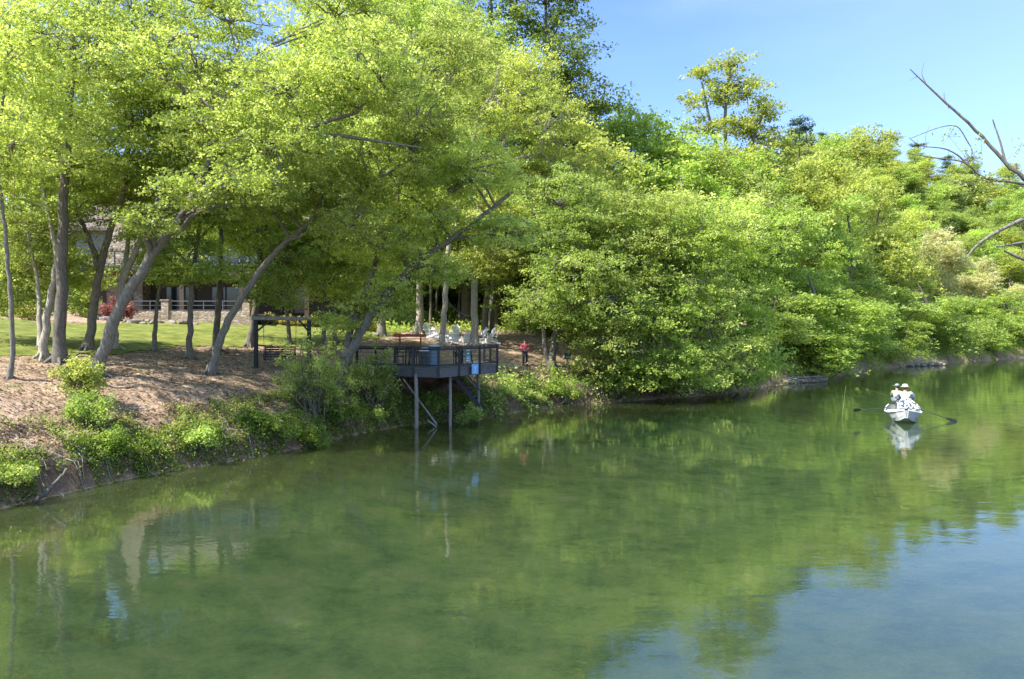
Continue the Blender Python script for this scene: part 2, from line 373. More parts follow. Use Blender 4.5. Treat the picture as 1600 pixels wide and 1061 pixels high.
# ------------------------------------------------------------------ water
def water_material():
    m, t, out = new_mat('river_water'); N = t.nodes.new; L = t.links.new
    g = N('ShaderNodeNewGeometry')
    mp = N('ShaderNodeMapping'); mp.inputs['Scale'].default_value = (.8, 1.5, 1); mp.inputs['Rotation'].default_value = (0, 0, .5); L(g.outputs['Position'], mp.inputs[0])
    n1 = N('ShaderNodeTexNoise'); n1.inputs['Scale'].default_value = .8; n1.inputs['Detail'].default_value = 3; n1.inputs['Distortion'].default_value = .6
    n2 = N('ShaderNodeTexNoise'); n2.inputs['Scale'].default_value = 4.5; n2.inputs['Detail'].default_value = 3
    L(mp.outputs[0], n1.inputs['Vector']); L(mp.outputs[0], n2.inputs['Vector'])
    # wind-ruffled patches
    n3 = N('ShaderNodeTexNoise'); n3.inputs['Scale'].default_value = .07; n3.inputs['Detail'].default_value = 3; L(g.outputs['Position'], n3.inputs['Vector'])
    r3 = N('ShaderNodeMapRange'); r3.inputs['From Min'].default_value = .42; r3.inputs['From Max'].default_value = .68; r3.inputs['To Min'].default_value = .25; r3.inputs['To Max'].default_value = 1.2
    L(n3.outputs[0], r3.inputs['Value'])
    mu = N('ShaderNodeMath'); mu.operation = 'MULTIPLY'; L(n2.outputs[0], mu.inputs[0]); L(r3.outputs[0], mu.inputs[1])
    b1 = N('ShaderNodeBump'); b1.inputs['Strength'].default_value = .5; b1.inputs['Distance'].default_value = .013; L(n1.outputs[0], b1.inputs['Height'])
    b2 = N('ShaderNodeBump'); b2.inputs['Strength'].default_value = .5; b2.inputs['Distance'].default_value = .0045; L(mu.outputs[0], b2.inputs['Height']); L(b1.outputs[0], b2.inputs['Normal'])
    fr = N('ShaderNodeFresnel'); fr.inputs['IOR'].default_value = 1.78; L(b2.outputs[0], fr.inputs['Normal'])
    gl = N('ShaderNodeBsdfGlossy'); gl.inputs['Roughness'].default_value = .035; gl.inputs['Color'].default_value = (.93, .97, .95, 1); L(b2.outputs[0], gl.inputs['Normal'])
    tr = N('ShaderNodeBsdfTransparent'); tr.inputs['Color'].default_value = (.93, 1.0, .84, 1)
    df = N('ShaderNodeBsdfDiffuse'); df.inputs['Color'].default_value = (.19, .27, .10, 1)
    mxx = N('ShaderNodeMixShader'); mxx.inputs[0].default_value = .10; L(tr.outputs[0], mxx.inputs[1]); L(df.outputs[0], mxx.inputs[2])
    m2 = N('ShaderNodeMixShader'); L(fr.outputs[0], m2.inputs[0]); L(mxx.outputs[0], m2.inputs[1]); L(gl.outputs[0], m2.inputs[2])
    L(m2.outputs[0], out.inputs[0])
    return m
Vw = np.array([(-900, -300, 0), (900, -300, 0), (900, 900, 0), (-900, 900, 0)], float)
tag(link_mesh('water', np_mesh('water', Vw, np.array([[0, 1, 2, 3]])), water_material()), 'calm clear green river reflecting the trees', None, None, 'structure')

# ------------------------------------------------------------------ lawn
def lawn():
    edge = [(-60, 562), (40, 558), (110, 556), (170, 556), (215, 549), (260, 546), (330, 541), (400, 540), (470, 541), (540, 538), (590, 530), (640, 517), (655, 508)]
    near = [hit(px, py) for px, py in edge]
    far = [on(560, 66), on(430, 61), on(300, 57.4), on(212, 57.4), on(190, 52), on(80, 47), on(20, 50), on(-70, 55)]
    P = np.array([(p.x, p.y) for p in near + far])
    x0, y0 = P.min(0); x1, y1 = P.max(0); st = .2
    xs = np.arange(x0, x1, st); ys = np.arange(y0, y1, st); X, Y = np.meshgrid(xs, ys)
    cxm, cym = X[:-1, :-1] + st / 2, Y[:-1, :-1] + st / 2
    ins = in_poly((cxm + .25 * wob(cxm * 1.7, cym * 1.7)).ravel(), (cym + .25 * wob(cym * 2, cxm * 1.5)).ravel(), P)
    Zl = terr(X.ravel(), Y.ravel()) + .03
    n = len(xs); ii = (np.arange(len(ys) - 1)[:, None] * n + np.arange(n - 1)[None, :]).ravel()[ins]
    me = np_mesh('lawn', np.stack([X.ravel(), Y.ravel(), Zl], 1), np.stack([ii, ii + 1, ii + n + 1, ii + n], 1), smooth=True)
    m = mat('lawn_grass', (.11, .145, .03), .9, var=.4, scale=1.1, bump=.6, c2=(.24, .26, .06), spec=.1)
    tag(link_mesh('lawn', me, m), 'sunlit mown lawn in front of the house', None, None, 'structure')
    return P
LAWN = lawn()

# ------------------------------------------------------------------ foliage generator
def leaves(C, L_, rng, up=.7, width=.62, jit=.5):
    n = len(C)
    nn = rng.normal(size=(n, 3)) * .62; nn[:, 2] += up; nn /= np.linalg.norm(nn, axis=1)[:, None]
    t = np.cross(nn, rng.normal(size=(n, 3))); t /= np.linalg.norm(t, axis=1)[:, None] + 1e-9
    b = np.cross(nn, t)
    l = (L_ * (1 + rng.uniform(-jit, jit, n)))[:, None]
    fold = nn * l * .12
    V = np.empty((n, 4, 3)); V[:, 0] = C - t * l * .5; V[:, 1] = C + b * l * width * .5 + t * l * .08 + fold; V[:, 2] = C + t * l * .5; V[:, 3] = C - b * l * width * .5 + t * l * .08 + fold
    return V.reshape(-1, 3), np.arange(4 * n).reshape(n, 4)

def sample_blobs(rng, blobs, n, inner=.55, lobes=11):
    vol = np.array([b[3] * b[4] * b[5] for b in blobs]) ** .8; k = rng.choice(len(blobs), n, p=vol / vol.sum())
    B = np.array(blobs)[k]
    d = rng.normal(size=(n, 3)); d /= np.linalg.norm(d, axis=1)[:, None]
    lob = rng.normal(size=(len(blobs), lobes, 3)); lob /= np.linalg.norm(lob, axis=2)[:, :, None]
    f = np.einsum('nij,nj->ni', lob[k], d).max(1)
    f = np.clip((f - .5) / .5, 0, 1)
    r = (1 - rng.random(n) ** 1.3 * inner) * (.60 + .46 * f) * np.where(rng.random(n) < .14, rng.uniform(1.05, 1.35, n), 1)
    return B[:, :3] + d * B[:, 3:6] * r[:, None]

def tube_np(P, R, n):
    P = np.asarray(P); m = len(P); T = np.gradient(P, axis=0); T /= np.linalg.norm(T, axis=1)[:, None] + 1e-9
    ref = np.array([.31, .17, .93]) if abs(T[0, 2]) < .9 else np.array([1, .1, .05])
    X = np.cross(T, ref); X /= np.linalg.norm(X, axis=1)[:, None] + 1e-9; Y = np.cross(T, X)
    a = np.arange(n) * 2 * np.pi / n
    V = P[:, None] + (X[:, None] * np.cos(a)[None, :, None] + Y[:, None] * np.sin(a)[None, :, None]) * np.asarray(R)[:, None, None]
    i = np.arange(m - 1)[:, None] * n; k = np.arange(n)[None]
    Qd = np.stack([i + k, i + (k + 1) % n, i + n + (k + 1) % n, i + n + k], 2).reshape(-1, 4)
    return V.reshape(-1, 3), Qd

def bezier_branch(rng, a, b, r0, r1, seg, sag, jit):
    t = np.linspace(0, 1, seg + 1)[:, None]; a = np.asarray(a); b = np.asarray(b); ln = np.linalg.norm(b - a)
    P = a * (1 - t) + b * t
    P[:, 2] += (np.sin(t[:, 0] * np.pi)) * sag * ln
    j = rng.normal(size=P.shape) * jit * ln; j[0] = 0; j[-1] = 0
    P += j
    return P, np.linspace(r0, r1, seg + 1)

def resample(P, R, n):
    P = np.asarray(P, float); d = np.r_[0, np.cumsum(np.linalg.norm(np.diff(P, axis=0), axis=1))]; s = np.linspace(0, d[-1], n)
    # catmull-like smoothing through chained chaikin
    Q = np.stack([np.interp(s, d, P[:, i]) for i in range(3)], 1); Rr = np.interp(s, d, R)
    for _ in range(3): Q[1:-1] = Q[1:-1] * .5 + (Q[:-2] + Q[2:]) * .25
    return Q, Rr

def tree_meshes(seed, trunks, blobs, n_spray, per, spray_r, leafL, flat=.36, inner=.55, up=.7, limbr=.10, floor=None, droop=.35, extra=(), lobes=11, flare=1.35):
    """trunks: list of (points, radii). returns (wood mesh arrays, leaf mesh arrays + tone)"""
    rng = np.random.default_rng(seed)
    WV, WQ = [], []; off = 0
    def addt(P, R, n):
        nonlocal off
        v, q = tube_np(P, R, n); WV.append(v); WQ.append(q + off); off += len(v)
    nodes = []
    for P, R in trunks:
        m = max(10, int(len(P) * 5)); Q_, R_ = resample(P, R, m)
        Q_[1:-1] += rng.normal(size=(m - 2, 3)) * R_[1:-1, None] * .16
        if flare: R_[0] *= flare * 1.25; R_[1] *= 1 + (flare - 1) * .6
        addt(Q_, R_, 10)
        nodes.append(np.c_[Q_, R_])
        if flare and R_[0] > .09 and len(nodes) == 1:
            for k in range(6):
                a_ = k * 1.05 + rng.uniform(-.3, .3); d_ = np.array([math.cos(a_), math.sin(a_), 0]); rr_ = R_[2]; b0 = Q_[0] + np.array([0, 0, .25])
                L_k = rng.uniform(1.6, 3.2) * rr_
                addt(np.array([b0 + d_ * rr_ * .35 + [0, 0, rr_ * 2.4], b0 + d_ * rr_ * .9 + [0, 0, rr_ * .9], b0 + d_ * (rr_ + L_k * .5) + [0, 0, .03], b0 + d_ * (rr_ + L_k) + [0, 0, -.1]]), np.array([.3, .42, .3, .12]) * rr_, 6)
    TN = np.vstack(nodes)
    zcut = TN[:, 2].min() + (TN[:, 2].max() - TN[:, 2].min()) * .38
    TNu = TN[TN[:, 2] >= zcut]
    S = sample_blobs(rng, blobs, n_spray, inner, lobes)
    if floor is not None:
        S = S[S[:, 2] > floor]
    n1 = max(4, n_spray // 34); n2 = max(10, n_spray // 6)
    A1 = sample_blobs(rng, [(b[0], b[1], b[2] - b[5] * .1, b[3] * .5, b[4] * .5, b[5] * .55) for b in blobs], n1)
    A2 = sample_blobs(rng, [(b[0], b[1], b[2], b[3] * .8, b[4] * .8, b[5] * .8) for b in blobs], n2)
    if floor is not None: A1[:, 2] = np.maximum(A1[:, 2], floor); A2[:, 2] = np.maximum(A2[:, 2], floor)
    for p in A1:
        d = np.linalg.norm(TNu[:, :3] - p, axis=1) + np.clip(TNu[:, 2] - p[2] + 1.0, 0, 99) * 1.5
        q = TNu[d.argmin()]
        P, R = bezier_branch(rng, q[:3], p, min(q[3] * .6, limbr * .85), limbr * .25, 7, .09, .016); addt(P, R, 7)
    allA1 = np.vstack([A1, TN[-4:, :3]])
    for p in A2:
        d = np.linalg.norm(allA1 - p, axis=1); q = allA1[d.argmin()]
        P, R = bezier_branch(rng, q, p, limbr * .36, limbr * .13, 5, .05, .05); addt(P, R, 5)
    for p in S[::2]:
        d = np.linalg.norm(A2 - p, axis=1); q = A2[d.argmin()]
        if d.min() < 3.2 * spray_r + 1.2:
            P, R = bezier_branch(rng, q, p, limbr * .14, limbr * .05, 3, .03, .05); addt(P, R, 3)
    for P, R in extra:
        Q_, R_ = resample(P, R, len(P) * 4); addt(Q_, R_, 7)
    WV = np.vstack(WV); WQ = np.vstack(WQ)
    ns_ = len(S); sr = spray_r * rng.uniform(.6, 1.35, ns_)
    cnt = np.maximum(6, (per * (sr / spray_r) ** 2 * rng.uniform(.6, 1.2, ns_))).astype(int)
    idx = np.repeat(np.arange(ns_), cnt); N = len(idx)
    d = rng.normal(size=(N, 3)); d /= np.linalg.norm(d, axis=1)[:, None]; rr = rng.random(N) ** .55
    o = d * rr[:, None] * sr[idx][:, None]; rho = np.hypot(o[:, 0], o[:, 1]) / sr[idx]
    o[:, 2] = o[:, 2] * flat - droop * sr[idx] * rho ** 2
    # each spray is drawn out along one twig direction
    ang = rng.random(ns_) * 2 * np.pi; ax = np.stack([np.cos(ang), np.sin(ang)], 1)[idx]; al = (o[:, :2] * ax).sum(1)
    o[:, :2] += ax * al[:, None] * .95
    # leaves gather in small tufts at the twig ends
    K = 7; nt_ = N // K + ns_; ti = rng.integers(0, N, nt_); tc_ = S[idx[ti]] + o[ti]; ts = idx[ti]
    li = np.repeat(np.arange(nt_), K); N = len(li)
    C = tc_[li] + rng.normal(size=(N, 3)) * leafL * np.array([.85, .85, .5])
    lv, lq = leaves(C, np.full(N, leafL), rng, up)
    tone = np.clip(.5 + rng.normal(size=ns_)[ts][li] * .17 + rng.normal(size=nt_)[li] * .17 + rng.normal(size=N) * .08, 0, 1)
    return (WV, WQ), (lv, lq, tone)

def place_tree(name, base, wood, leaf, bark, lm, label, cat='tree', group=None, crown='crown', stem='trunk'):
    b = np.array(base)
    e = empty(name, base, 0, label, cat, group)
    link_mesh(stem, np_mesh(stem, wood[0] - b, wood[1], smooth=True), bark, e)
    link_mesh(crown, np_mesh(crown, leaf[0] - b, leaf[1], attr=leaf[2]), lm, e)
    return e

TREE_SEED = [100]
def px_tree(label, trunks, w, blobs, n_spray, lm='near', bark=BARK, per=75, spray=.62, leafL=.15, name='tree', group=None, limbr=None, floor=None, baseD=None, dens=1.0, extra=(), taper=.35, **kw):
    """trunks: lists of (px,py,dD) seen in the photograph; the first point of the first list stands on the ground"""
    TREE_SEED[0] += 1
    p0 = trunks[0][0]
    base = on(p0[0], baseD) if baseD else hit(p0[0], p0[1])
    D0 = base.y; tr = []
    for i, t in enumerate(trunks):
        P = []
        for j, (px, py, dd) in enumerate(t):
            if i == 0 and j == 0: P.append((base.x, base.y, base.z - .25)); continue
            P.append(tuple(at(px, py, D0 + dd)))
        r = w * .88 * D0 / F / 2 * (1 if i == 0 else .72)
        tr.append((P, np.linspace(r, r * taper, len(P))))
    bl = []
    for (px, py, dd, rx, rz, ry) in blobs:
        c = at(px, py, D0 + dd); k = (D0 + dd) / F
        bl.append((c.x, c.y, c.z, rx * k, ry, rz * k))
    ex = [([tuple(at(px, py, D0 + dd)) for px, py, dd in P], np.linspace(ra * D0 / F, rb * D0 / F, len(P))) for P, ra, rb in extra]
    wood, leaf = tree_meshes(TREE_SEED[0], tr, bl, int(n_spray * dens * 1.2), int(per * 1.05), spray * .84, leafL * .74, limbr=limbr or max(.05, w * D0 / F * .24), floor=floor, extra=ex, **kw)
    return place_tree(name, base, wood, leaf, bark, LEAF[lm], label, group=group)

GN = 'leaning trees along the near river bank'
# (px, py, dD) trunk points ; blobs (px, py, dD, rx px, rz px, ry m)
px_tree('slim tree with a curved trunk at the far left edge of the bank', [[(15, 592, 0), (21, 520, 0), (14, 420, 0), (7, 330, 0), (-6, 250, 0), (10, 150, 0), (20, 40, 0)]], 9,
        [(15, 190, 0, 125, 95, 3), (70, 60, 0, 140, 90, 3.2), (-40, 300, 1, 85, 60, 2.2)], 300, bark=BARK_GREY, group=GN)
px_tree('mottled sunlit tree standing just behind the thick dark trunk', [[(66, 562, 0), (70, 510, 0), (80, 460, 0), (92, 400, 0), (70, 300, 1), (50, 180, 1)], [(66, 540, .4), (62, 500, .5), (60, 440, 1), (40, 340, 1)]], 15,
        [(40, 350, 1, 90, 60, 3), (30, 250, 2, 110, 70, 3), (60, 420, 3, 70, 48, 2.5), (120, 420, 5, 60, 40, 2.5), (0, 430, 3, 60, 52, 2.5), (30, 470, 4, 70, 26, 2.5)], 560, bark=BARK_PALE, group=GN)
px_tree('thickest dark upright trunk on the bank, left of the big leaning tree', [[(92, 566, 0), (95, 490, 0), (98, 400, 0), (101, 300, 0), (110, 180, 0), (120, 40, 0), (130, -120, 0)]], 22,
        [(110, 70, 1, 165, 110, 4), (100, 230, 1, 120, 75, 3)], 380, bark=BARK_DARK, group=GN)
px_tree('grey trunk rising between the dark trunk and the leaning tree', [[(136, 548, 0), (146, 480, 0), (156, 420, 0), (172, 360, 0), (196, 300, 0), (205, 200, 0), (220, 80, 0)], [(156, 420, 0), (140, 370, 0), (120, 330, 0)]], 16,
        [(225, 110, 1, 130, 90, 3.5), (205, 235, 1, 110, 60, 3), (230, 0, 1, 110, 60, 3), (130, 330, 0, 60, 46, 2), (160, 280, 2, 90, 50, 3)], 600, bark=BARK, group=GN)
px_tree('big grey tree leaning far to the right over the mulch slope', [[(146, 587, 0), (168, 525, 0), (203, 452, 0), (248, 386, 0), (298, 322, 0), (342, 276, 0), (400, 236, -.5), (470, 206, -1), (560, 176, -1.5)],
        [(298, 322, 0), (330, 250, 0), (352, 180, 0), (380, 110, 0)]], 22,
        [(350, 205, 0, 110, 55, 3), (470, 140, -1, 120, 65, 3), (575, 120, -1.5, 110, 70, 3), (440, 235, -1, 110, 45, 2.5), (340, 20, 1, 90, 50, 3), (540, 20, 1, 100, 60, 3.5), (300, 120, 1, 110, 60, 3), (300, 296, -2, 66, 34, 2), (400, 285, -2, 84, 40, 2.2), (230, 345, -2, 44, 22, 1.6)], 900, bark=BARK_GREY, group=GN, taper=.3,
        extra=[([(430, 222, -1), (480, 212, -1), (530, 212, -1), (590, 222, -1.2), (660, 232, -1.2)], 4.5, 1.2), ([(262, 74, -.5), (272, 60, -.5), (290, 56, -.6), (312, 60, -.6)], 4.6, 3)])
px_tree('two-toned tree with a pale stem behind the big leaning tree', [[(176, 545, 0), (180, 500, 0), (192, 440, 0), (212, 392, 0), (232, 362, 0), (262, 335, 0), (300, 250, 1)], [(192, 440, 0), (200, 380, .5), (212, 300, .5)]], 15,
        [(250, 315, 1, 85, 45, 3), (300, 250, 1, 100, 50, 3), (180, 300, 1.5, 80, 50, 2.5), (240, 180, 2, 110, 70, 3.5)], 480, bark=BARK_PALE, group=GN)
px_tree('small thin tree with a low tuft of leaves in front of the stone pillar', [[(240, 549, 0), (243, 500, 0), (247, 460, 0), (256, 425, 0)]], 9,
        [(262, 425, 0, 42, 24, 1.3), (240, 400, 0, 40, 22, 1.2)], 85, lm='near', bark=BARK, spray=.5, group=GN)
px_tree('slender straight trunk midway between the leaning trees', [[(296, 561, 0), (297, 500, 0), (300, 440, 0), (309, 380, 0), (316, 320, 0), (310, 200, 0)]], 11,
        [(318, 300, 0, 80, 60, 2.6), (300, 380, 0, 46, 26, 1.6), (300, 170, 0, 100, 60, 3), (290, 430, 0, 34, 16, 1), (350, 330, -1, 70, 34, 2), (300, 420, -.6, 60, 20, 1.6), (240, 370, -.5, 50, 26, 1.6)], 520, lm='mid', bark=BARK, group=GN)
px_tree('straight greenish trunk standing behind the smaller leaning tree', [[(336, 548, 0), (341, 480, 0), (345, 420, 0), (347, 350, 0), (346, 260, 0), (350, 120, 0)]], 12,
        [(350, 300, 1, 85, 60, 3), (380, 230, 1, 90, 60, 3), (360, 130, 2, 70, 40, 3)], 320, lm='near', bark=BARK_DARK, group=GN)
px_tree('smaller grey tree leaning right, rooted where the mulch meets the slope', [[(328, 586, 0), (344, 525, 0), (374, 472, 0), (410, 417, 0), (452, 374, 0), (497, 338, 0), (560, 300, 0), (640, 250, 0)]], 15,
        [(520, 300, 0, 100, 45, 2.6), (600, 250, 0, 110, 60, 3), (430, 320, 0, 70, 38, 2.2), (660, 190, 0, 100, 60, 3), (470, 260, 1, 90, 50, 3), (700, 90, 1, 90, 60, 3.5), (560, 350, -1.5, 74, 36, 2)], 690, bark=BARK_GREY, group=GN)
px_tree('tree with a leaning trunk right behind the black swing frame', [[(390, 541, 0), (395, 510, 0), (402, 470, 0), (404, 420, 0), (420, 340, 0), (440, 220, 0)]], 14,
        [(420, 370, 0, 90, 42, 4), (440, 290, 0, 100, 60, 4), (460, 430, 2, 60, 26, 3), (470, 180, 2, 110, 70, 5), (330, 250, 4, 90, 70, 4), (440, 410, -2, 70, 46, 3), (390, 430, -3, 50, 30, 2), (440, 460, -3, 50, 24, 2), (360, 350, 1, 80, 36, 3)], 700, lm='mid', bark=BARK_DARK, group=GN, leafL=.18, spray=.8)
px_tree('dark thin trunk between the swing frame and the deck', [[(506, 548, 0), (506, 500, 0), (508, 440, 0), (515, 380, 0), (520, 300, 0)]], 9,
        [(520, 385, 0, 85, 44, 3), (560, 330, 0, 80, 50, 3), (470, 400, 0, 60, 30, 2.2), (520, 440, -1, 80, 42, 2.8), (560, 400, -1, 70, 46, 2.8)], 560, lm='near', bark=BARK_DARK, group=GN)
px_tree('thin trunk just right of the dark one beside the deck bush', [[(524, 535, 0), (522, 480, 0), (530, 420, 0), (545, 350, 0)]], 7,
        [(560, 440, 1, 60, 40, 3), (590, 400, 1, 70, 46, 3)], 330, lm='mid', bark=BARK_DARK, group=GN)
px_tree('forked leaning tree on the river bank beside the deck', [[(524, 606, 0), (548, 545, 0), (582, 488, 0), (618, 442, 0), (655, 408, 0), (690, 384, 0), (740, 350, 0), (800, 300, 0)],
        [(540, 560, 0), (548, 510, .3), (570, 462, .5), (592, 400, .5), (620, 320, .5), (640, 230, .5)]], 19,
        [(660, 330, 0, 90, 42, 2.6), (600, 380, 0, 80, 34, 2.4), (740, 270, 0, 90, 50, 2.8), (640, 230, 1, 100, 55, 3), (620, 440, 0, 46, 26, 1.7), (790, 360, 0, 66, 34, 2.4), (600, 470, .5, 60, 30, 2), (540, 500, .3, 52, 26, 1.6), (680, 420, 1, 60, 28, 2.4)], 860, bark=BARK_GREY, group=GN,
        extra=[([(618, 442, 0), (600, 470, .2), (590, 500, .3)], 2.5, 1), ([(700, 300, -.4), (716, 292, -.5), (728, 283, -.5)], 5, 4)])
px_tree('slender tree on the lawn edge whose low boughs screen the balcony', [[(452, 538, 0), (450, 490, 0), (440, 430, 0), (425, 370, 0), (400, 300, 0)]], 8,
        [(400, 372, 0, 80, 34, 3), (330, 352, 0, 60, 30, 2.6), (455, 340, 0, 70, 40, 3), (300, 392, 1, 40, 16, 2), (440, 425, 0, 56, 22, 2.4)], 330, lm='near', bark=BARK, group=GN, spray=.7, leafL=.17)
GG = 'trees in the grove behind the deck'
px_tree('grey trunk at the left of the grove, on the mulch behind the deck', [[(596, 526, 0), (599, 480, 0), (604, 430, 0), (600, 300, 0), (600, 100, 0)]], 14,
        [(600, 330, 0, 110, 80, 4), (610, 180, 0, 130, 100, 5), (610, 20, 0, 140, 100, 5), (560, 420, 0, 70, 30, 3)], 520, lm='mid', bark=BARK_GREY, group=GG, leafL=.22, spray=1.0, per=60)
px_tree('flared trunk beside the red picnic table', [[(655, 523, 0), (655, 480, 0), (656, 430, 0), (660, 300, 0), (680, 120, 0)]], 16,
        [(670, 350, 0, 90, 50, 4), (680, 240, 0, 110, 80, 5), (680, 80, 0, 130, 100, 5)], 520, lm='mid', bark=BARK_PALE, group=GG, leafL=.22, spray=1.0, per=60)
px_tree('pale slim trunk rising just behind the deck rail, left of the thicker one', [[(691, 541, 0), (694, 490, 0), (697, 440, 0), (701, 380, 0), (720, 300, 0), (741, 262, 0), (738, 215, 0), (752, 175, 0), (775, 140, 0), (780, 100, 0)],
        [(725, 290, 0), (760, 268, 0), (800, 250, 0), (845, 240, 0)]], 11,
        [(770, 150, 0, 90, 65, 3.6), (850, 190, 0, 85, 60, 3.4), (800, 260, 1.5, 100, 40, 3.4), (740, 330, 0, 90, 42, 3), (820, 110, 1, 70, 45, 3)], 520, lm='yellow', bark=BARK_PALE, group=GG, leafL=.19, spray=.8, per=62, taper=.45)
px_tree('straight grey trunk behind the deck corner, right of the pale slim one', [[(742, 541, 0), (742, 480, 0), (742, 420, 0), (750, 330, 1), (790, 220, 2)]], 14,
        [(800, 330, 0, 100, 52, 3.6), (780, 400, 0, 80, 30, 3), (860, 270, 2, 90, 60, 4), (720, 410, 0, 60, 24, 2.4)], 440, lm='yellow', bark=BARK_PALE, group=GG, leafL=.19, spray=.8, per=62, taper=.6)
px_tree('dark double trunk right behind the straight grey one', [[(758, 530, 0), (758, 490, 0), (762, 450, 0), (770, 360, 0), (790, 200, 0)], [(768, 530, .5), (770, 480, .5), (780, 420, .5)]], 14,
        [(790, 430, 0, 70, 26, 3), (830, 380, 0, 90, 50, 4), (760, 300, 3, 100, 80, 5), (800, 460, -1, 60, 24, 3)], 440, lm='dark', bark=BARK_DARK, group=GG, leafL=.22, spray=1.0, per=60)
for lab, a, w_, b_, n_ in [
        ('thin dark trunk at the back of the grove left of the chairs', [(673, 511, 0), (673, 470, 0), (675, 400, 0), (670, 300, 0)], 6, [(660, 400, 0, 70, 30, 4), (690, 330, 0, 80, 60, 5)], 170),
        ('second thin dark trunk behind the left chairs', [(682, 508, 0), (682, 460, 0), (688, 400, 0), (700, 300, 0)], 5, [(710, 420, 0, 60, 26, 4), (720, 350, 0, 70, 50, 5)], 150),
        ('thin dark trunk behind the middle of the chair circle', [(718, 508, 0), (718, 470, 0), (716, 400, 0), (720, 300, 0)], 6, [(740, 440, 0, 60, 22, 4), (760, 380, 0, 90, 50, 5)], 170)]:
    px_tree(lab, [a], w_, b_, n_, lm='dark', bark=BARK_DARK, group=GG, leafL=.26, spray=1.2, per=55)
px_tree('forking trunk on the bank right of the person in pink', [[(862, 577, 0), (865, 545, 0), (872, 500, 0), (900, 420, 0), (930, 330, 0)], [(858, 575, .3), (850, 530, .3), (846, 480, .3), (840, 420, .3)]], 15,
        [(850, 470, -1, 70, 34, 3), (900, 420, -1, 100, 55, 4), (880, 340, 0, 100, 70, 4), (950, 480, -2, 70, 40, 3), (880, 495, -1, 60, 24, 2.6)], 560, lm='mid', bark=BARK_DARK, group='trees lining the bank right of the deck', leafL=.2, spray=.85, per=65)
GB = 'trees lining the bank right of the deck'
for lab, a, w_, b_, n_, lm in [
        ('overhanging tree with its trunk at the end of the mulch slope', [(936, 584, 0), (938, 550, 0), (945, 500, 0), (960, 420, 0), (970, 320, 0)], 9, [(960, 520, -2, 75, 40, 3), (960, 440, -1, 90, 60, 4), (980, 350, 0, 100, 65, 4.5), (950, 560, -2, 60, 26, 2)], 400, 'near'),
        ('leafy tree trailing its lowest boughs to the water, first right of the grove', [(1010, 596, 0), (1015, 540, 0), (1020, 450, 0), (1030, 330, 0)], 12, [(1030, 560, -3, 80, 36, 3.2), (1030, 480, -2, 90, 60, 4), (1040, 380, 0, 100, 75, 5), (1000, 585, -2.5, 60, 20, 2)], 440, 'fresh'),
        ('dense tree hanging over the water at the widest part of the bank', [(1085, 600, 0), (1085, 540, 0), (1090, 450, 0), (1090, 330, 0)], 12, [(1100, 560, -3, 85, 42, 3.4), (1090, 480, -2, 90, 60, 4), (1100, 380, 0, 90, 80, 5), (1070, 592, -3, 60, 20, 2)], 460, 'near'),
        ('tree whose bright drooping boughs end at the bend of the bank', [(1150, 598, 0), (1150, 540, 0), (1160, 450, 0), (1150, 350, 0)], 12, [(1165, 560, -3, 66, 42, 3.4), (1165, 480, -2, 62, 60, 4), (1150, 380, 0, 80, 75, 5), (1150, 590, -3, 50, 18, 2)], 410, 'fresh')]:
    b_ = [q for (bx, by, bd, rx, rz, ry) in b_ for q in ((bx - rx * .35, by + rz * .2, bd, rx * .7, rz * .7, ry * .8), (bx + rx * .4, by - rz * .25, bd - .5, rx * .72, rz * .62, ry * .8), (bx + rx * .1, by + rz * .45, bd - 1, rx * .75, rz * .5, ry * .7), (bx - rx * .2, by - rz * .5, bd + .5, rx * .6, rz * .5, ry * .8))]
    px_tree(lab, [a], w_, b_, int(n_ * 1.25), lm=lm, bark=BARK_DARK, group=GB, leafL=.22, spray=.95, per=62)

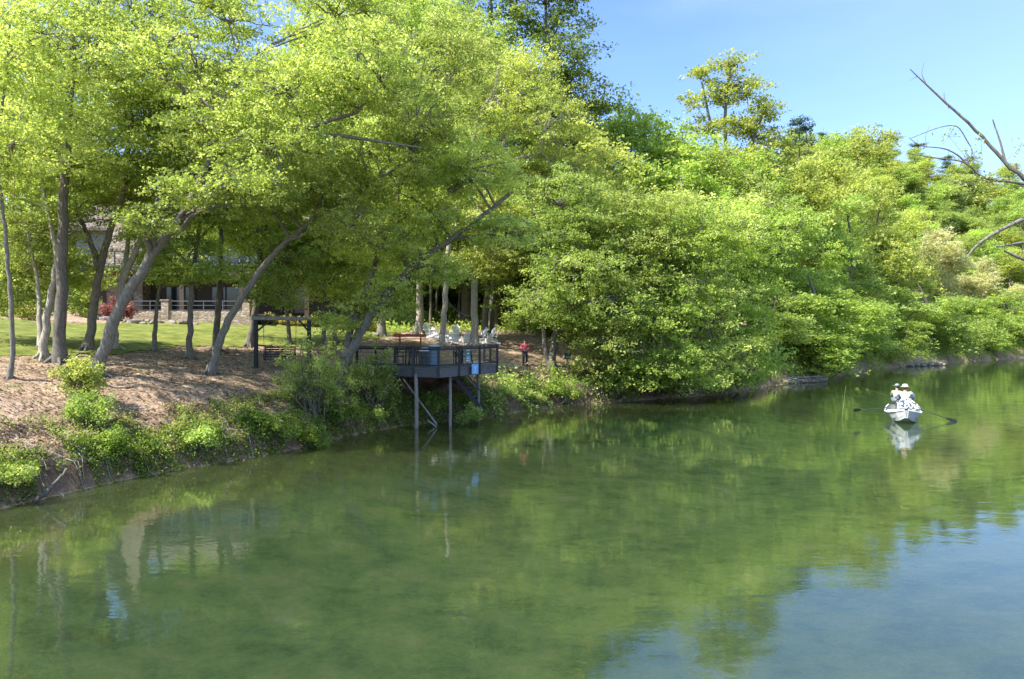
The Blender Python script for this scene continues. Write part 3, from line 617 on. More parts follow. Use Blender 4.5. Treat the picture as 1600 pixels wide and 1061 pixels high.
# ------------------------------------------------------------------ forest trees made from prototypes
def proto_meshes(kind, seed):
    rng = random.Random(seed)
    H = 18.0
    if kind == 'broad':
        bl = []
        for i in range(rng.randint(12, 15)):
            z = rng.uniform(5, 16); w_ = math.sin(math.pi * min(1, (z - 2) / 16)) ; a = rng.uniform(0, 6.28); rr = rng.uniform(1.4, 4.2) * w_
            bl.append((rr * math.cos(a), rr * math.sin(a), z, rng.uniform(1.3, 2.2), rng.uniform(1.3, 2.2), rng.uniform(1.4, 2.4)))
        bl.append((0, 0, 15.6, 1.7, 1.7, 1.9))
        tr = [([(0, 0, -.6), (.2, .1, 5), (rng.uniform(-.8, .8), rng.uniform(-.8, .8), 10), (0, 0, 15.5)], np.array([.30, .24, .17, .06]))]
        return tree_meshes(seed, tr, bl, 440, 58, .80, .235, limbr=.12, inner=.65, flat=.7, droop=.2)
    if kind == 'low':      # leafy to the ground, for the river's edge
        bl = []
        for i in range(15):
            a = rng.uniform(0, 6.28); rr = rng.uniform(.8, 3.9); z = rng.uniform(1.4, 9.2)
            bl.append((rr * math.cos(a), rr * math.sin(a), z, rng.uniform(1.3, 2.1), rng.uniform(1.3, 2.1), rng.uniform(1.1, 2.0)))
        tr = [([(0, 0, -.6), (.3, -.2, 3), (rng.uniform(-1.2, 1.2), rng.uniform(-1.2, 1.2), 7), (0, 0, 10)], np.array([.24, .19, .13, .05]))]
        return tree_meshes(seed, tr, bl, 460, 60, .74, .20, limbr=.10, inner=.65, floor=.4, flat=.6, droop=.25)
    if kind == 'pine':
        bl = []
        z = 5.0
        while z < 17.5:
            r = 3.4 * (1 - (z - 3) / 17) + .5
            for i in range(4):
                a = rng.uniform(0, 6.28); bl.append((r * .55 * math.cos(a), r * .55 * math.sin(a), z + rng.uniform(-.4, .4), r * .62, r * .62, .5))
            z += rng.uniform(1.2, 1.8)
        tr = [([(0, 0, -.6), (0, 0, 8), (.1, 0, 18.6)], np.array([.28, .18, .03]))]
        return tree_meshes(seed, tr, bl, 380, 52, .7, .22, limbr=.06, flat=.55, droop=-.25, inner=.8, up=.3)
    if kind == 'tall':
        bl = []
        for i in range(9):
            a = rng.uniform(0, 6.28); rr = rng.uniform(.8, 3.6); z = rng.uniform(9, 18)
            bl.append((rr * math.cos(a), rr * math.sin(a), z, rng.uniform(1.4, 2.1), rng.uniform(1.4, 2.1), rng.uniform(1.0, 1.8)))
        tr = [([(0, 0, -.6), (.2, .1, 7), (0, .2, 13), (.3, 0, 19)], np.array([.32, .25, .16, .04]))]
        return tree_meshes(seed, tr, bl, 280, 30, .8, .36, limbr=.13, inner=.7)
PROTO = {}
def forest_tree(kind, var, x, y, h, lm, label, group, rz=None, name='tree', wide=1.0, sink=0.0):
    key = (kind, var)
    if key not in PROTO:
        wd, lf = proto_meshes(kind, 900 + var * 17 + len(kind))
        a = np_mesh('trunk', wd[0], wd[1], smooth=True); b = np_mesh('crown', lf[0], lf[1], attr=lf[2])
        a.materials.append(BARK_DARK); b.materials.append(LEAF['mid'])
        PROTO[key] = (a, b)
    a, b = PROTO[key]
    H0 = {'broad': 17.2, 'low': 10.6, 'pine': 18.5, 'tall': 19.5}[kind]; s = h / H0
    e = empty(name, (x, y, tz(x, y) - sink), rz if rz is not None else rnd.uniform(0, 6.28), label, 'tree', group)
    e.scale = (s * wide, s * wide, s)
    t = bpy.data.objects.new('trunk', a); COL.objects.link(t); t.parent = e
    c = bpy.data.objects.new('crown', b); COL.objects.link(c); c.parent = e
    c.material_slots[0].link = 'OBJECT'; c.material_slots[0].material = LEAF[lm]
    return e

def ft_px(kind, var, px, top, D, lm, label, group, wide=1.0, name='tree'):
    """forest tree standing at distance D whose top reaches the row `top`"""
    x = (px - 800) * D / F; z = tz(x, D); h = max(4, CH - (top - HY) * D / F - z)
    return forest_tree(kind, var, x, D, h, lm, label, group, wide=wide, name=name)

# far bank, river's edge
GE = "trees at the river's edge beyond the bend"
for i, (px, top, D, lm, lab, wd) in enumerate([
        (1215, 430, 66, 'mid', 'mid green tree at the bend of the bank', 1.1),
        (1262, 400, 72, 'fresh', 'vivid green tree just past the bend over the dark rocks', 1.2),
        (1300, 430, 78, 'fresh', 'low bright tree leaning over the water past the bend', 1.2),
        (1345, 440, 86, 'mid', 'spreading tree above the first driftwood pile', 1.2),
        (1385, 460, 94, 'fresh', 'bright low tree whose boughs end left of the driftwood pile', 1.1),
        (1432, 420, 104, 'mid', 'dark green tree behind the driftwood pile', 1.1),
        (1478, 440, 112, 'mid', 'round green tree right of the driftwood pile', 1.1),
        (1520, 450, 120, 'fresh', 'light green tree above the boat on the far bank', 1.1),
        (1560, 440, 127, 'mid', 'tree with a leaning limb near the right end of the far bank', 1.2),
        (1605, 450, 133, 'fresh', 'bright tree at the right end of the far bank', 1.2),
        (1650, 440, 140, 'mid', 'green tree just outside the right end of the far bank', 1.2)]):
    e_ = ft_px('low', i % 4, px, top, D + 1.6, lm, lab, GE, wide=wd * 1.3); e_.location.z -= 1.3
# second rank with the pale blossoming crowns
G2 = 'second rank of trees above the far bank'
for i, (k, px, top, D, lm, lab, wd) in enumerate([
        ('broad', 1465, 352, 125, 'cream', 'cream blossoming tree standing out on the far bank', 1.1),
        ('broad', 1535, 405, 132, 'cream', 'second cream blossoming tree, nearer the right edge', 1.2),
        ('broad', 1590, 440, 138, 'cream', 'pale whitish tree at the right edge of the far bank', 1.1),
        ('broad', 1420, 330, 118, 'yellow', 'yellowish tree left of the cream blossoming tree', 1.0),
        ('broad', 1375, 290, 112, 'yellow', 'golden green tree on the slope above the bend', 1.0),
        ('broad', 1320, 300, 100, 'mid', 'grey green tree with a visible dark fork above the bend', 1.1),
        ('broad', 1275, 330, 92, 'fresh', 'light green tree above the vivid riverside one', 1.0),
        ('broad', 1225, 300, 84, 'mid', 'mid green tree on the slope over the bend', 1.1),
        ('broad', 1175, 240, 76, 'fresh', 'soft green tree directly left of the slope over the bend', 1.1),
        ('broad', 1120, 228, 72, 'near', 'full green tree behind the overhanging dense tree', 1.1),
        ('broad', 1060, 215, 70, 'fresh', 'bright tree behind the water-trailing boughs', 1.2),
        ('broad', 1000, 250, 66, 'near', 'light green tree above the first overhanging tree', 1.1),
        ('broad', 940, 290, 62, 'yellow', 'yellow green tree above the forking trunk', 1.1),
        ('broad', 1340, 205, 130, 'yellow', 'yellow crown on the slope below the skyline pines', 1.0)]):
    ft_px(k, i % 5, px, top, D, lm, lab, G2, wide=wd)
# skyline and landmarks
GS = 'trees along the skyline'
forest = [
    ('broad', 985, 150, 76, 'fresh', 'bright rounded skyline tree right of the dark evergreens', 1.0),
    ('broad', 1035, 195, 80, 'fresh', 'lower bright skyline tree before the tall olive tree', 1.0),
    ('broad', 1090, 210, 84, 'fresh', 'bright tree below the left of the tall olive crown', 1.1),
    ('broad', 1150, 225, 90, 'yellow', 'yellow green tree under the tall olive crown', 1.1),
    ('broad', 1215, 215, 96, 'olive', 'olive tree at the foot of the tall olive crown', 1.0),
    ('broad', 1275, 225, 112, 'yellow', 'yellow crown beside the lone blue pine', 1.0),
    ('broad', 1300, 210, 140, 'fresh', 'thin topped skyline tree right of the lone blue pine', .8),
    ('broad', 920, 200, 64, 'yellow', 'golden tree in front of the dark evergreens', 1.1)]
for i, (k, px, top, D, lm, lab, wd) in enumerate(forest): ft_px(k, (i + 2) % 5, px, top, D, lm, lab, GS, wide=wd)
# the tall olive tree, built on its own so that its crown is right
px_tree('tall open olive crown rising highest against the sky', [[(1150, 560, 0), (1145, 400, 0), (1135, 260, 0), (1130, 180, 0), (1140, 110, 0)], [(1140, 300, 0), (1110, 200, 0), (1095, 130, 0)], [(1140, 300, 0), (1175, 220, 0), (1195, 170, 0)]], 11,
        [(1098, 112, 0, 27, 18, 2.2), (1085, 165, 0, 22, 26, 2.2), (1140, 102, 0, 34, 20, 2.8), (1160, 140, 0, 42, 30, 3.2), (1125, 150, 0, 26, 26, 2.4), (1188, 175, 0, 32, 30, 2.8), (1195, 215, 0, 36, 26, 3), (1150, 200, 0, 40, 24, 3), (1100, 200, 0, 26, 20, 2.4), (1170, 255, 0, 50, 34, 4)],
        430, lm='olive', bark=BARK_DARK, baseD=92, leafL=.42, spray=.95, per=26, name='tree', limbr=.16, inner=.7, lobes=7)
px_tree('lone blue green pine on the skyline', [[(1248, 300, 0), (1248, 250, 0), (1247, 183, 0)]], 4,
        [(1236, 205, 0, 13, 8, 1.6), (1258, 200, 0, 12, 8, 1.5), (1247, 190, 0, 13, 7, 1.6), (1240, 222, 0, 16, 7, 1.8), (1262, 220, 0, 10, 8, 1.5)], 70, lm='bluepine', bark=BARK_DARK, baseD=150, leafL=.5, spray=.8, per=26, name='pine_tree')
# dark evergreens behind the grove
GD = 'tall dark evergreens behind the grove'
for lab, a, b_, n_ in [
        ('tall dark evergreen, left of the pair cut by the top of the picture', [(770, 500, 0), (772, 300, 0), (770, 100, 0), (765, -120, 0)], [(760, 30, 0, 80, 80, 5), (770, 140, 0, 80, 50, 5), (760, -80, 0, 70, 70, 4.5), (800, 230, 0, 70, 50, 5)], 420),
        ('tall dark evergreen whose right side slopes down against the sky', [(860, 500, 0), (862, 300, 0), (855, 100, 0), (848, -110, 0)], [(850, 20, 0, 70, 60, 5), (880, 100, 0, 66, 42, 5), (905, 165, 0, 60, 38, 5), (835, -70, 0, 55, 60, 4), (890, 230, 0, 70, 40, 5), (840, 160, 0, 70, 60, 5)], 560)]:
    px_tree(lab, [a], 14, b_, n_, lm='dark', bark=BARK_DARK, baseD=68, group=GD, leafL=.34, spray=1.1, per=46, name='evergreen_tree', lobes=16, droop=-.2, taper=.2)

# trees behind the house and the grove (left half backdrop)
GH = 'tall trees behind the house'
bk = [(-60, 120, 76), (20, 30, 82), (90, 215, 74), (150, 225, 84), (230, 240, 80), (300, 235, 82), (370, 245, 76), (440, 200, 84), (500, 20, 78), (560, 60, 86), (620, -20, 76), (690, 20, 84), (730, 100, 72),
      (40, 330, 66), (-30, 380, 60), (100, 300, 70), (450, 330, 70), (510, 350, 74), (560, 300, 72), (620, 350, 80), (680, 370, 82), (740, 380, 86), (800, 380, 78), (860, 400, 72), (900, 380, 80)]
names_h = ['the left edge', 'the first trunks', 'the thick dark trunk', 'the stone gable', 'the upper balcony', 'the roof', 'the right roof slope', 'the swing frame', 'the leaning trees', 'the hedge', 'the grove', 'the chairs', 'the deck corner']
for i, (px, top, D) in enumerate(bk):
    lm = ['mid', 'near', 'fresh', 'near', 'dark'][i % 5]
    lab = {'mid': 'mid green', 'near': 'light green', 'fresh': 'bright green', 'dark': 'dark green'}[lm]
    size = 'tall' if top < 250 else 'lower'
    ft_px('broad', i % 5, px, top, D, lm, f'{size} {lab} tree in the distance behind {names_h[i % 13]}', GH, wide=1.2)

for i, (px, top, D) in enumerate([(590, 330, 92), (650, 340, 88), (705, 330, 94), (755, 320, 90), (805, 330, 84), (850, 320, 88), (895, 330, 80), (935, 330, 84), (820, 250, 98), (740, 230, 102), (660, 220, 104), (880, 240, 96)]):
    ft_px('low', i % 4, px, top, D, ['mid', 'near', 'dark'][i % 3], ['wide mid green', 'wide light green', 'wide dark green'][i % 3] + ' tree at the foot of the slope ' + ['behind the left grove trunk', 'behind the flared trunk', 'behind the pale slim trunk', 'behind the straight grey trunk', 'right of the dark double trunk', 'above the person in pink', 'behind the forking trunk', 'left of the overhanging trees', 'under the dark evergreens', 'high behind the deck corner', 'high behind the picnic table', 'beside the right evergreen'][i], 'low wide trees at the back of the grove', wide=1.3)
# hill forest
GHL = 'forest trees on the far hillside'
hill_n = 0
lmk = {'mid': 'mid green broadleaf', 'near': 'light green broadleaf', 'fresh': 'bright green broadleaf', 'yellow': 'yellow green broadleaf', 'olive': 'olive broadleaf', 'cream': 'pale cream broadleaf', 'pine': 'dark pine', 'dark': 'deep green broadleaf'}
yy = 92.0
while yy < 215:
    step = 5.6 + (yy - 90) * .016
    xx = yy * .22
    while xx < yy * .80:
        x = xx + rnd.uniform(-2, 2); y = yy + rnd.uniform(-2, 2); xx += step * 1.15
        px = 800 + x * F / y
        if px < 1225 or px > 1680: continue
        dl = seg_dist(np.array([x]), np.array([y]), LBs)[0]
        if in_poly(np.array([x]), np.array([y]), POLY)[0] or dl < 14: continue
        z = tz(x, y)
        u = (px - 1225) / 400
        pineish = (y > 150 and rnd.random() < .55)
        h = rnd.uniform(12, 17)
        # keep the ridge where the photograph has it
        ridge = np.interp(px, [1225, 1300, 1340, 1400, 1480, 1540, 1600, 1680], [205, 204, 198, 198, 206, 228, 244, 262]) + rnd.uniform(-4, 10)
        hmax = CH - (ridge - HY) * y / F - z
        if hmax < 5: continue
        h = min(h, hmax) if y < 170 else min(16.5, hmax)
        lm = rnd.choice(['pine', 'pine', 'mid', 'olive']) if pineish else rnd.choice(['fresh', 'fresh', 'mid', 'near', 'mid', 'near', 'yellow'])
        kind = 'pine' if lm == 'pine' else 'broad'
        side = 'above the bend' if px < 1330 else 'above the boat' if px < 1440 else 'behind bare branches' if px < 1540 else 'at right edge'
        where = 'lower slope' if dl < 45 else ('middle slope' if dl < 95 else 'ridge')
        forest_tree(kind, rnd.randint(0, 1 if kind == 'pine' else 4), x, y, h, lm, f'{"tall" if h > 15 else "medium" if h > 13.3 else "small"} {lmk[lm]} tree on the {where} of the hillside, {side}', GHL, name='pine_tree' if kind == 'pine' else 'tree', wide=1.32 if kind == 'broad' else 1.35)
        hill_n += 1
    yy += step * 1.1
print('hill trees', hill_n)
# ------------------------------------------------------------------ bushes, ground cover, litter
def bush(label, px, py, wpx, hpx, lm, n=26, per=60, leafL=.10, spray=.3, name='bush', group=None, dy=.8, D=None, cat='bush', up=.35):
    TREE_SEED[0] += 1; rng = np.random.default_rng(TREE_SEED[0])
    b = on(px, D) if D else hit(px, py); k = b.y / F
    rx = wpx * k / 2; rz = hpx * k / 2; blobs = [(b.x, b.y, b.z + rz * .95, rx * .8, rx * dy, rz * .85), (b.x + rx * .35, b.y, b.z + rz * .6, rx * .6, rx * dy * .8, rz * .6), (b.x - rx * .4, b.y, b.z + rz * .7, rx * .55, rx * dy * .8, rz * .6)]
    S = sample_blobs(rng, blobs, n, .7, 7); S[:, 2] = np.maximum(S[:, 2], b.z + .05)
    WV, WQ = [], []; off = 0
    for p in S[::2]:
        r0 = max(.008, rx * .018)
        P, R = bezier_branch(rng, (b.x + rng.normal() * rx * .12, b.y + rng.normal() * rx * .1, b.z - .08), p, r0, r0 * .3, 4, .12, .04)
        v, q = tube_np(P, R, 4); WV.append(v); WQ.append(q + off); off += len(v)
    idx = np.repeat(np.arange(n), per); N = len(idx); d = rng.normal(size=(N, 3)); d /= np.linalg.norm(d, axis=1)[:, None]
    sc = spray * rng.uniform(.6, 1.3, n)[idx]; o = d * (rng.random(N) ** .5 * sc)[:, None]; o[:, 2] *= .95
    C = S[idx] + o; lv, lq = leaves(C, np.full(N, leafL), rng, up)
    tone = np.clip(.5 + rng.normal(size=n)[idx] * .2 + rng.normal(size=N) * .15, 0, 1)
    e = empty(name, b, 0, label, cat, group); bb = np.array(b)
    link_mesh('stem', np_mesh('stem', np.vstack(WV) - bb, np.vstack(WQ)), BARK, e)
    link_mesh('foliage', np_mesh('foliage', lv - bb, lq, attr=tone), LEAF[lm], e)
    return e

GK = 'shrubs and saplings along the eroded bank'
bush('tall pale green shrub standing over the eroded bank at the left', 126, 622, 84, 84, 'yellow', 60, 70, .085, .26, group=GK)
bush('dark lower shrub right under the tall pale green one', 134, 668, 90, 62, 'mid', 56, 70, .08, .26, group=GK)
bush('broad feathery sapling bush at the foot of the forked leaning tree', 492, 656, 150, 150, 'near', 150, 70, .085, .32, group=GK, dy=.6)
bush('leafy bush climbing up to the left corner of the deck', 582, 640, 110, 120, 'near', 110, 70, .09, .32, group=GK, dy=.6)
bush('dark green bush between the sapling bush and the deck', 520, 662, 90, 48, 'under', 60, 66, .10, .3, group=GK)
bush('bright green leafy bush at the waterline, middle of the left bank', 312, 716, 56, 60, 'mid', 40, 70, .085, .24, group=GK)
bush('bright grassy tuft at the very left end of the waterline', 15, 770, 80, 42, 'near', 30, 80, .09, .24, group=GK, up=.1)
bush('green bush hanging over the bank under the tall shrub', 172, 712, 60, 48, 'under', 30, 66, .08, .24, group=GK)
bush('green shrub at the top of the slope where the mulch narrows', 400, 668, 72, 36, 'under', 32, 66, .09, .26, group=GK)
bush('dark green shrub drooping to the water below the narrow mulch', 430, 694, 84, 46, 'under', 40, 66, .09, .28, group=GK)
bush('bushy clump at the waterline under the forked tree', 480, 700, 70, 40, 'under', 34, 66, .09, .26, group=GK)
bush('yellow green clump beside the waterline left of the deck post', 590, 668, 44, 34, 'near', 22, 60, .09, .24, group=GK)
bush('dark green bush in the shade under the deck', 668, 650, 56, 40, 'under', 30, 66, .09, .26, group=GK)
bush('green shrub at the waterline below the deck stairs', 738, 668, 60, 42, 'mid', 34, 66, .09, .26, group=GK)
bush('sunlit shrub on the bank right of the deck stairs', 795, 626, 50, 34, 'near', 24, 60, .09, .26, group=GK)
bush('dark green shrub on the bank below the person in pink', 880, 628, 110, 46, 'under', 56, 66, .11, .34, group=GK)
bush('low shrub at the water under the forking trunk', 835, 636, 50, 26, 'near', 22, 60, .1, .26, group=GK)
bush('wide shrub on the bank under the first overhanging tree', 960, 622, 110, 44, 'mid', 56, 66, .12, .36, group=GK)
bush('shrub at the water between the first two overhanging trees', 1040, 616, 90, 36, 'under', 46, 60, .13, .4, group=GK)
bush('red leaved ornamental maple beside the terrace wall', 185, 503, 58, 44, 'pink', 46, 70, .13, .42, D=56, name='ornamental_maple', cat='shrub')
GHG = 'clipped shrubs along the far edge of the lawn'
for i, (px, w, lab) in enumerate([(425, 44, 'yellow pink shrub at the left end of the hedge row'), (452, 44, 'second shrub of the hedge row, behind the swing frame'), (480, 42, 'third shrub of the hedge row, right of the swing frame'), (540, 46, 'shrub of the hedge row behind the forked leaning tree'), (574, 40, 'last shrub of the hedge row next to the grove')]):
    bush(lab, px, 493, w, 22, 'hedge', 34, 60, .15, .34, D=60 if px < 500 else 58, group=GHG, name='shrub')
bush('round yellow green shrub on the lawn edge at the far left', 45, 520, 46, 26, 'hedge', 30, 60, .12, .36, D=50, name='shrub')
bush('green shrub behind the first trunks at the left edge', 8, 515, 60, 40, 'near', 40, 60, .14, .4, D=53, name='shrub')
bush('dark shrub against the house left of the red maple', 130, 505, 60, 60, 'dark', 46, 60, .15, .45, D=58, name='shrub')
GQ = 'woodland shrubs behind the grove'
for i, (px, D, w, h, lm) in enumerate([(560, 68, 70, 44, 'mid'), (610, 72, 80, 40, 'dark'), (650, 70, 60, 34, 'mid'), (700, 74, 90, 40, 'dark'), (760, 72, 80, 36, 'mid'), (815, 66, 80, 44, 'mid'), (860, 62, 70, 40, 'near'), (910, 60, 80, 46, 'mid'), (960, 58, 80, 44, 'dark'), (530, 64, 60, 50, 'dark'), (440, 74, 90, 60, 'dark'), (500, 76, 90, 60, 'mid'), (20, 66, 90, 60, 'dark'), (-40, 64, 90, 60, 'mid'), (70, 62, 70, 50, 'mid')]):
    pl = ['farthest left', 'left of the house', 'left of the gable', 'right of the balcony', 'behind the hedge'][i % 5] if i > 9 else ['behind the hedge end', 'behind the left grove trunk', 'behind the flared trunk', 'above the left chairs', 'behind the dark double trunk', 'above the right chairs', 'above the person in pink', 'behind the forking trunk', 'behind the first overhanging tree', 'behind the thin trunks'][i]
    bush(f'woodland shrub {pl}', px, 500, w, h, lm, 40, 56, .2, .6, D=D, group=GQ, name='shrub')

def bank_frame(n, rng, x0, x1, d0, d1, line=LBs):
    """random points at distance d from the bank line, on land, between x0 and x1"""
    P = line; seg = np.diff(P, axis=0); ln = np.linalg.norm(seg, axis=1); mid = (P[:-1, 0] + P[1:, 0]) / 2
    wgt = np.where((mid > x0) & (mid < x1), ln, 0)
    k = rng.choice(len(ln), n, p=wgt / wgt.sum()); t = rng.random(n)[:, None]
    p = P[:-1][k] + seg[k] * t; nrm = np.stack([-seg[k][:, 1], seg[k][:, 0]], 1) / ln[k][:, None]
    d = rng.uniform(d0, d1, n)[:, None]
    q = p + nrm * d
    return q[:, 0], q[:, 1], nrm

def cover(name, label, n, x0, x1, d0, d1, lm, leafL, per, rad, up, thr=-9, seed=1, hgt=.18):
    rng = np.random.default_rng(seed); x, y, _ = bank_frame(n, rng, x0, x1, d0, d1)
    keep = (wob(x * .55, y * .55) + rng.normal(size=n) * .12) > thr; x, y = x[keep], y[keep]; n = len(x); z = terr(x, y)
    idx = np.repeat(np.arange(n), per); N = len(idx); r = rad * rng.uniform(.5, 1.5, n)[idx]
    o = rng.normal(size=(N, 3)) * .5 * r[:, None]; C = np.stack([x, y, z], 1)[idx] + o
    C[:, 2] = np.maximum(terr(C[:, 0], C[:, 1]), -.02) + np.abs(rng.normal(size=N)) * hgt * (r / rad)
    lv, lq = leaves(C, np.full(N, leafL), rng, up)
    tone = np.clip(.5 + rng.normal(size=n)[idx] * .22 + rng.normal(size=N) * .15, 0, 1)
    o_ = link_mesh(name, np_mesh(name, lv, lq, attr=tone), LEAF[lm])
    return tag(o_, label, 'ground cover', None, 'stuff')
cover('ferns', 'low ferns and weeds growing on the eroded left bank', 2500, -17.5, -4.6, .0, 2.5, 'near', .065, 34, .2, .5, -.06, 11, .13)
cover('weeds', 'dark green weeds at the foot of the left bank', 2200, -17.5, 2, -.05, 1.0, 'under', .08, 32, .2, .5, -.3, 12)
cover('undergrowth', 'shaded undergrowth along the bank beneath the overhanging trees', 900, -1, 92, -.1, 2.6, 'mid', .16, 34, .5, .5, -.6, 13, .4)
cover('dry_leaves_on_bank', 'dry brown leaves and roots caught on the bank', 3600, -17.5, 22, .02, 2.6, 'dry', .07, 26, .3, .9, -.4, 14, .06)

def slope_cover():
    rng = np.random.default_rng(21); n = 5200; y = rng.uniform(60, 170, n); x = rng.uniform(-1.0, 1.0, n) * y * .75
    ok = ~in_poly(x, y, POLY) & (seg_dist(x, y, LBs) > 16) & (wob(x * .16, y * .16) + rng.normal(size=n) * .2 > -.35) & ~((x < -13) & (y < 75)); x, y = x[ok], y[ok]; z = terr(x, y)
    idx = np.repeat(np.arange(len(x)), 22); N = len(idx); C = np.stack([x, y, z], 1)[idx] + rng.normal(size=(N, 3)) * [.8, .8, .3]; C[:, 2] = np.maximum(C[:, 2], z[idx]) + .1
    lv, lq = leaves(C, np.full(N, .3), rng, .5)
    tag(link_mesh('woodland_undergrowth', np_mesh('woodland_undergrowth', lv, lq, attr=np.clip(rng.normal(.5, .2, len(x))[idx] + rng.normal(size=N) * .12, 0, 1)), LEAF['mid']), 'green undergrowth covering the wooded slope behind the trees', 'ground cover', None, 'stuff')
slope_cover()
def litter():
    rng = np.random.default_rng(5); n = 60000
    y = rng.uniform(18, 50, n); x = (rng.uniform(-60, 1060, n) - 800) * y / F
    ok = ~in_poly(x, y, POLY) & ~in_poly(x, y, LAWN) & (seg_dist(x, y, LBs) > .3); x, y = x[ok], y[ok]
    z = terr(x, y) + .02; C = np.stack([x, y, z], 1)
    nn_up = 2.2
    lv, lq = leaves(C, np.full(len(C), .085), rng, nn_up)
    tag(link_mesh('fallen_leaves', np_mesh('fallen_leaves', lv, lq, attr=np.clip(rng.normal(.5, .28, len(C)), 0, 1)), LEAF['dry']), 'fallen leaves scattered over the mulch', 'leaf litter', None, 'stuff')
litter()
def roots():
    rng = np.random.default_rng(9); WV, WQ = [], []; off = 0
    x, y, nr = bank_frame(620, rng, -17, 40, .25, 1.7)
    for i in range(len(x)):
        p = np.array([x[i], y[i], tz(x[i], y[i]) + .03]); o = -nr[i] * rng.uniform(.2, .7); a = rng.normal(size=2) * .25
        P = [p]
        for k in range(1, 6):
            t = k / 5; q = p[:2] + (o + a) * t + rng.normal(size=2) * .03; P.append(np.array([q[0], q[1], max(terr(q[0], q[1])[0] + .03 + .12 * math.sin(t * 3.1), -.05)]))
        v, q = tube_np(np.array(P), np.linspace(.013, .005, 6) * rng.uniform(.6, 1.7), 4); WV.append(v); WQ.append(q + off); off += len(v)
    tag(link_mesh('roots', np_mesh('roots', np.vstack(WV), np.vstack(WQ)), BARK_PALE), 'bare roots and dry stalks hanging down the eroded bank', 'roots', None, 'stuff')
roots()

# ------------------------------------------------------------------ driftwood, rocks
def log(label, pts, r, name='driftwood_log', group=None, m=None, forks=()):
    b = Vector(pts[0]); e = MB(); rng = np.random.default_rng(len(label)); P, R = resample([tuple(Vector(p) - b) for p in pts], np.linspace(r, r * .45, len(pts)), 14)
    P[1:-1] += rng.normal(size=(12, 3)) * r * .2; e.tube([tuple(p) for p in P], list(R), 9)
    for a, q, rr in forks: e.tube([tuple(Vector(a) - b), tuple((Vector(a) + Vector(q)) / 2 - b + Vector((0, 0, .04))), tuple(Vector(q) - b)], [rr, rr * .7, rr * .3], 6)
    o = e.build(name, m or BARK_DARK, smooth=True); o.location = b
    return tag(o, label, 'log', group)
Dn = 20.3
log('dark log leaning out of the water at the left end of the bank', [at(52, 786, Dn), at(72, 768, Dn + .1), at(90, 750, Dn + .3), at(104, 733, Dn + .6)], .075, group='dead wood at the left bank', forks=[(at(72, 768, Dn + .1), at(60, 752, Dn + .3), .03)])
log('thin dead limb lying beside the leaning log', [at(28, 786, Dn - .1), at(42, 776, Dn), at(56, 764, Dn + .2)], .05, group='dead wood at the left bank')
log('pale bare branch sticking out of the shallow water', [Vector((-9.3, 24.3, -.1)), at(372, 771, 24.2), at(386, 765, 24.4), at(408, 759, 24.5)], .028, 'fallen_branch', m=BARK_PALE, forks=[(at(386, 765, 24.4), at(398, 766, 24.4), .014)])
log('long pale root trailing down the bank below the tall shrub', [hit(150, 668) + Vector((0, 0, .04)), hit(158, 700) + Vector((0, 0, .05)), hit(166, 722) + Vector((0, 0, .05)), hit(172, 742) + Vector((0, 0, .03))], .04, 'tree_root', m=BARK_PALE)
def rock(label, p, s, group, seed):
    e = MB(); e.ball((0, 0, 0), s, 9, 7, .16, seed); o = e.build('rock', STONE, smooth=False, bevel=.02); o.location = p; o.rotation_euler = (0, 0, seed * 1.7); return tag(o, label, 'rock', group)
GR = 'stones edging the lawn and flower bed by the terrace'
sp = [(152, 511), (166, 513), (196, 505), (214, 503), (232, 501), (250, 500), (268, 500), (286, 499), (304, 498), (208, 512), (224, 514), (240, 511)]
pos_w = ['leftmost', 'second from the left', 'third from the left', 'fourth from the left', 'fifth from the left', 'sixth from the left', 'seventh from the left', 'eighth from the left', 'rightmost']
for i, (px, py) in enumerate(sp):
    p = on(px, 55.2 if i < 9 else 53.2); s = .34 + .1 * math.sin(i * 2.3)
    rock(f'{pos_w[i]} of the edging stones below the terrace' if i < 9 else f'flat stone lying on the lawn, {["left", "middle", "right"][i - 9]} of three', p + Vector((0, 0, .08)), (s * 1.3, s * .7, s * .55), GR, i + 1)
GD2 = 'driftwood and rock pile on the far bank'
for c, px0, px1, D, w in [('first', 1228, 1290, 66.0, 'first pile, at the bend'), ('second', 1395, 1475, 95.5, 'second pile, left of the boat')]:
    for i in range(9):
        t = i / 8; px = px0 + (px1 - px0) * t; q = hit(px, 600 if c == 'first' else 574); p = Vector((q.x, q.y + .3, .12))
        rock(f'grey brown rock in the {w}', p, (.5 + .2 * math.sin(i * 3), .4, .28), GD2, i * 3 + len(c))
    for i in range(6):
        t = (i + .5) / 6; px = px0 + (px1 - px0) * t; q = hit(px, 600 if c == 'first' else 574); a = i * 1.1
        log(f'pale driftwood stick in the {w}', [Vector((q.x - 1.4, q.y + .2 * i - .2, .25)), Vector((q.x, q.y, .5 + .1 * (i % 2))), Vector((q.x + 1.3, q.y - .3 + .15 * i, .3 + .12 * (i % 3)))], .07, group=GD2, m=BARK_PALE)

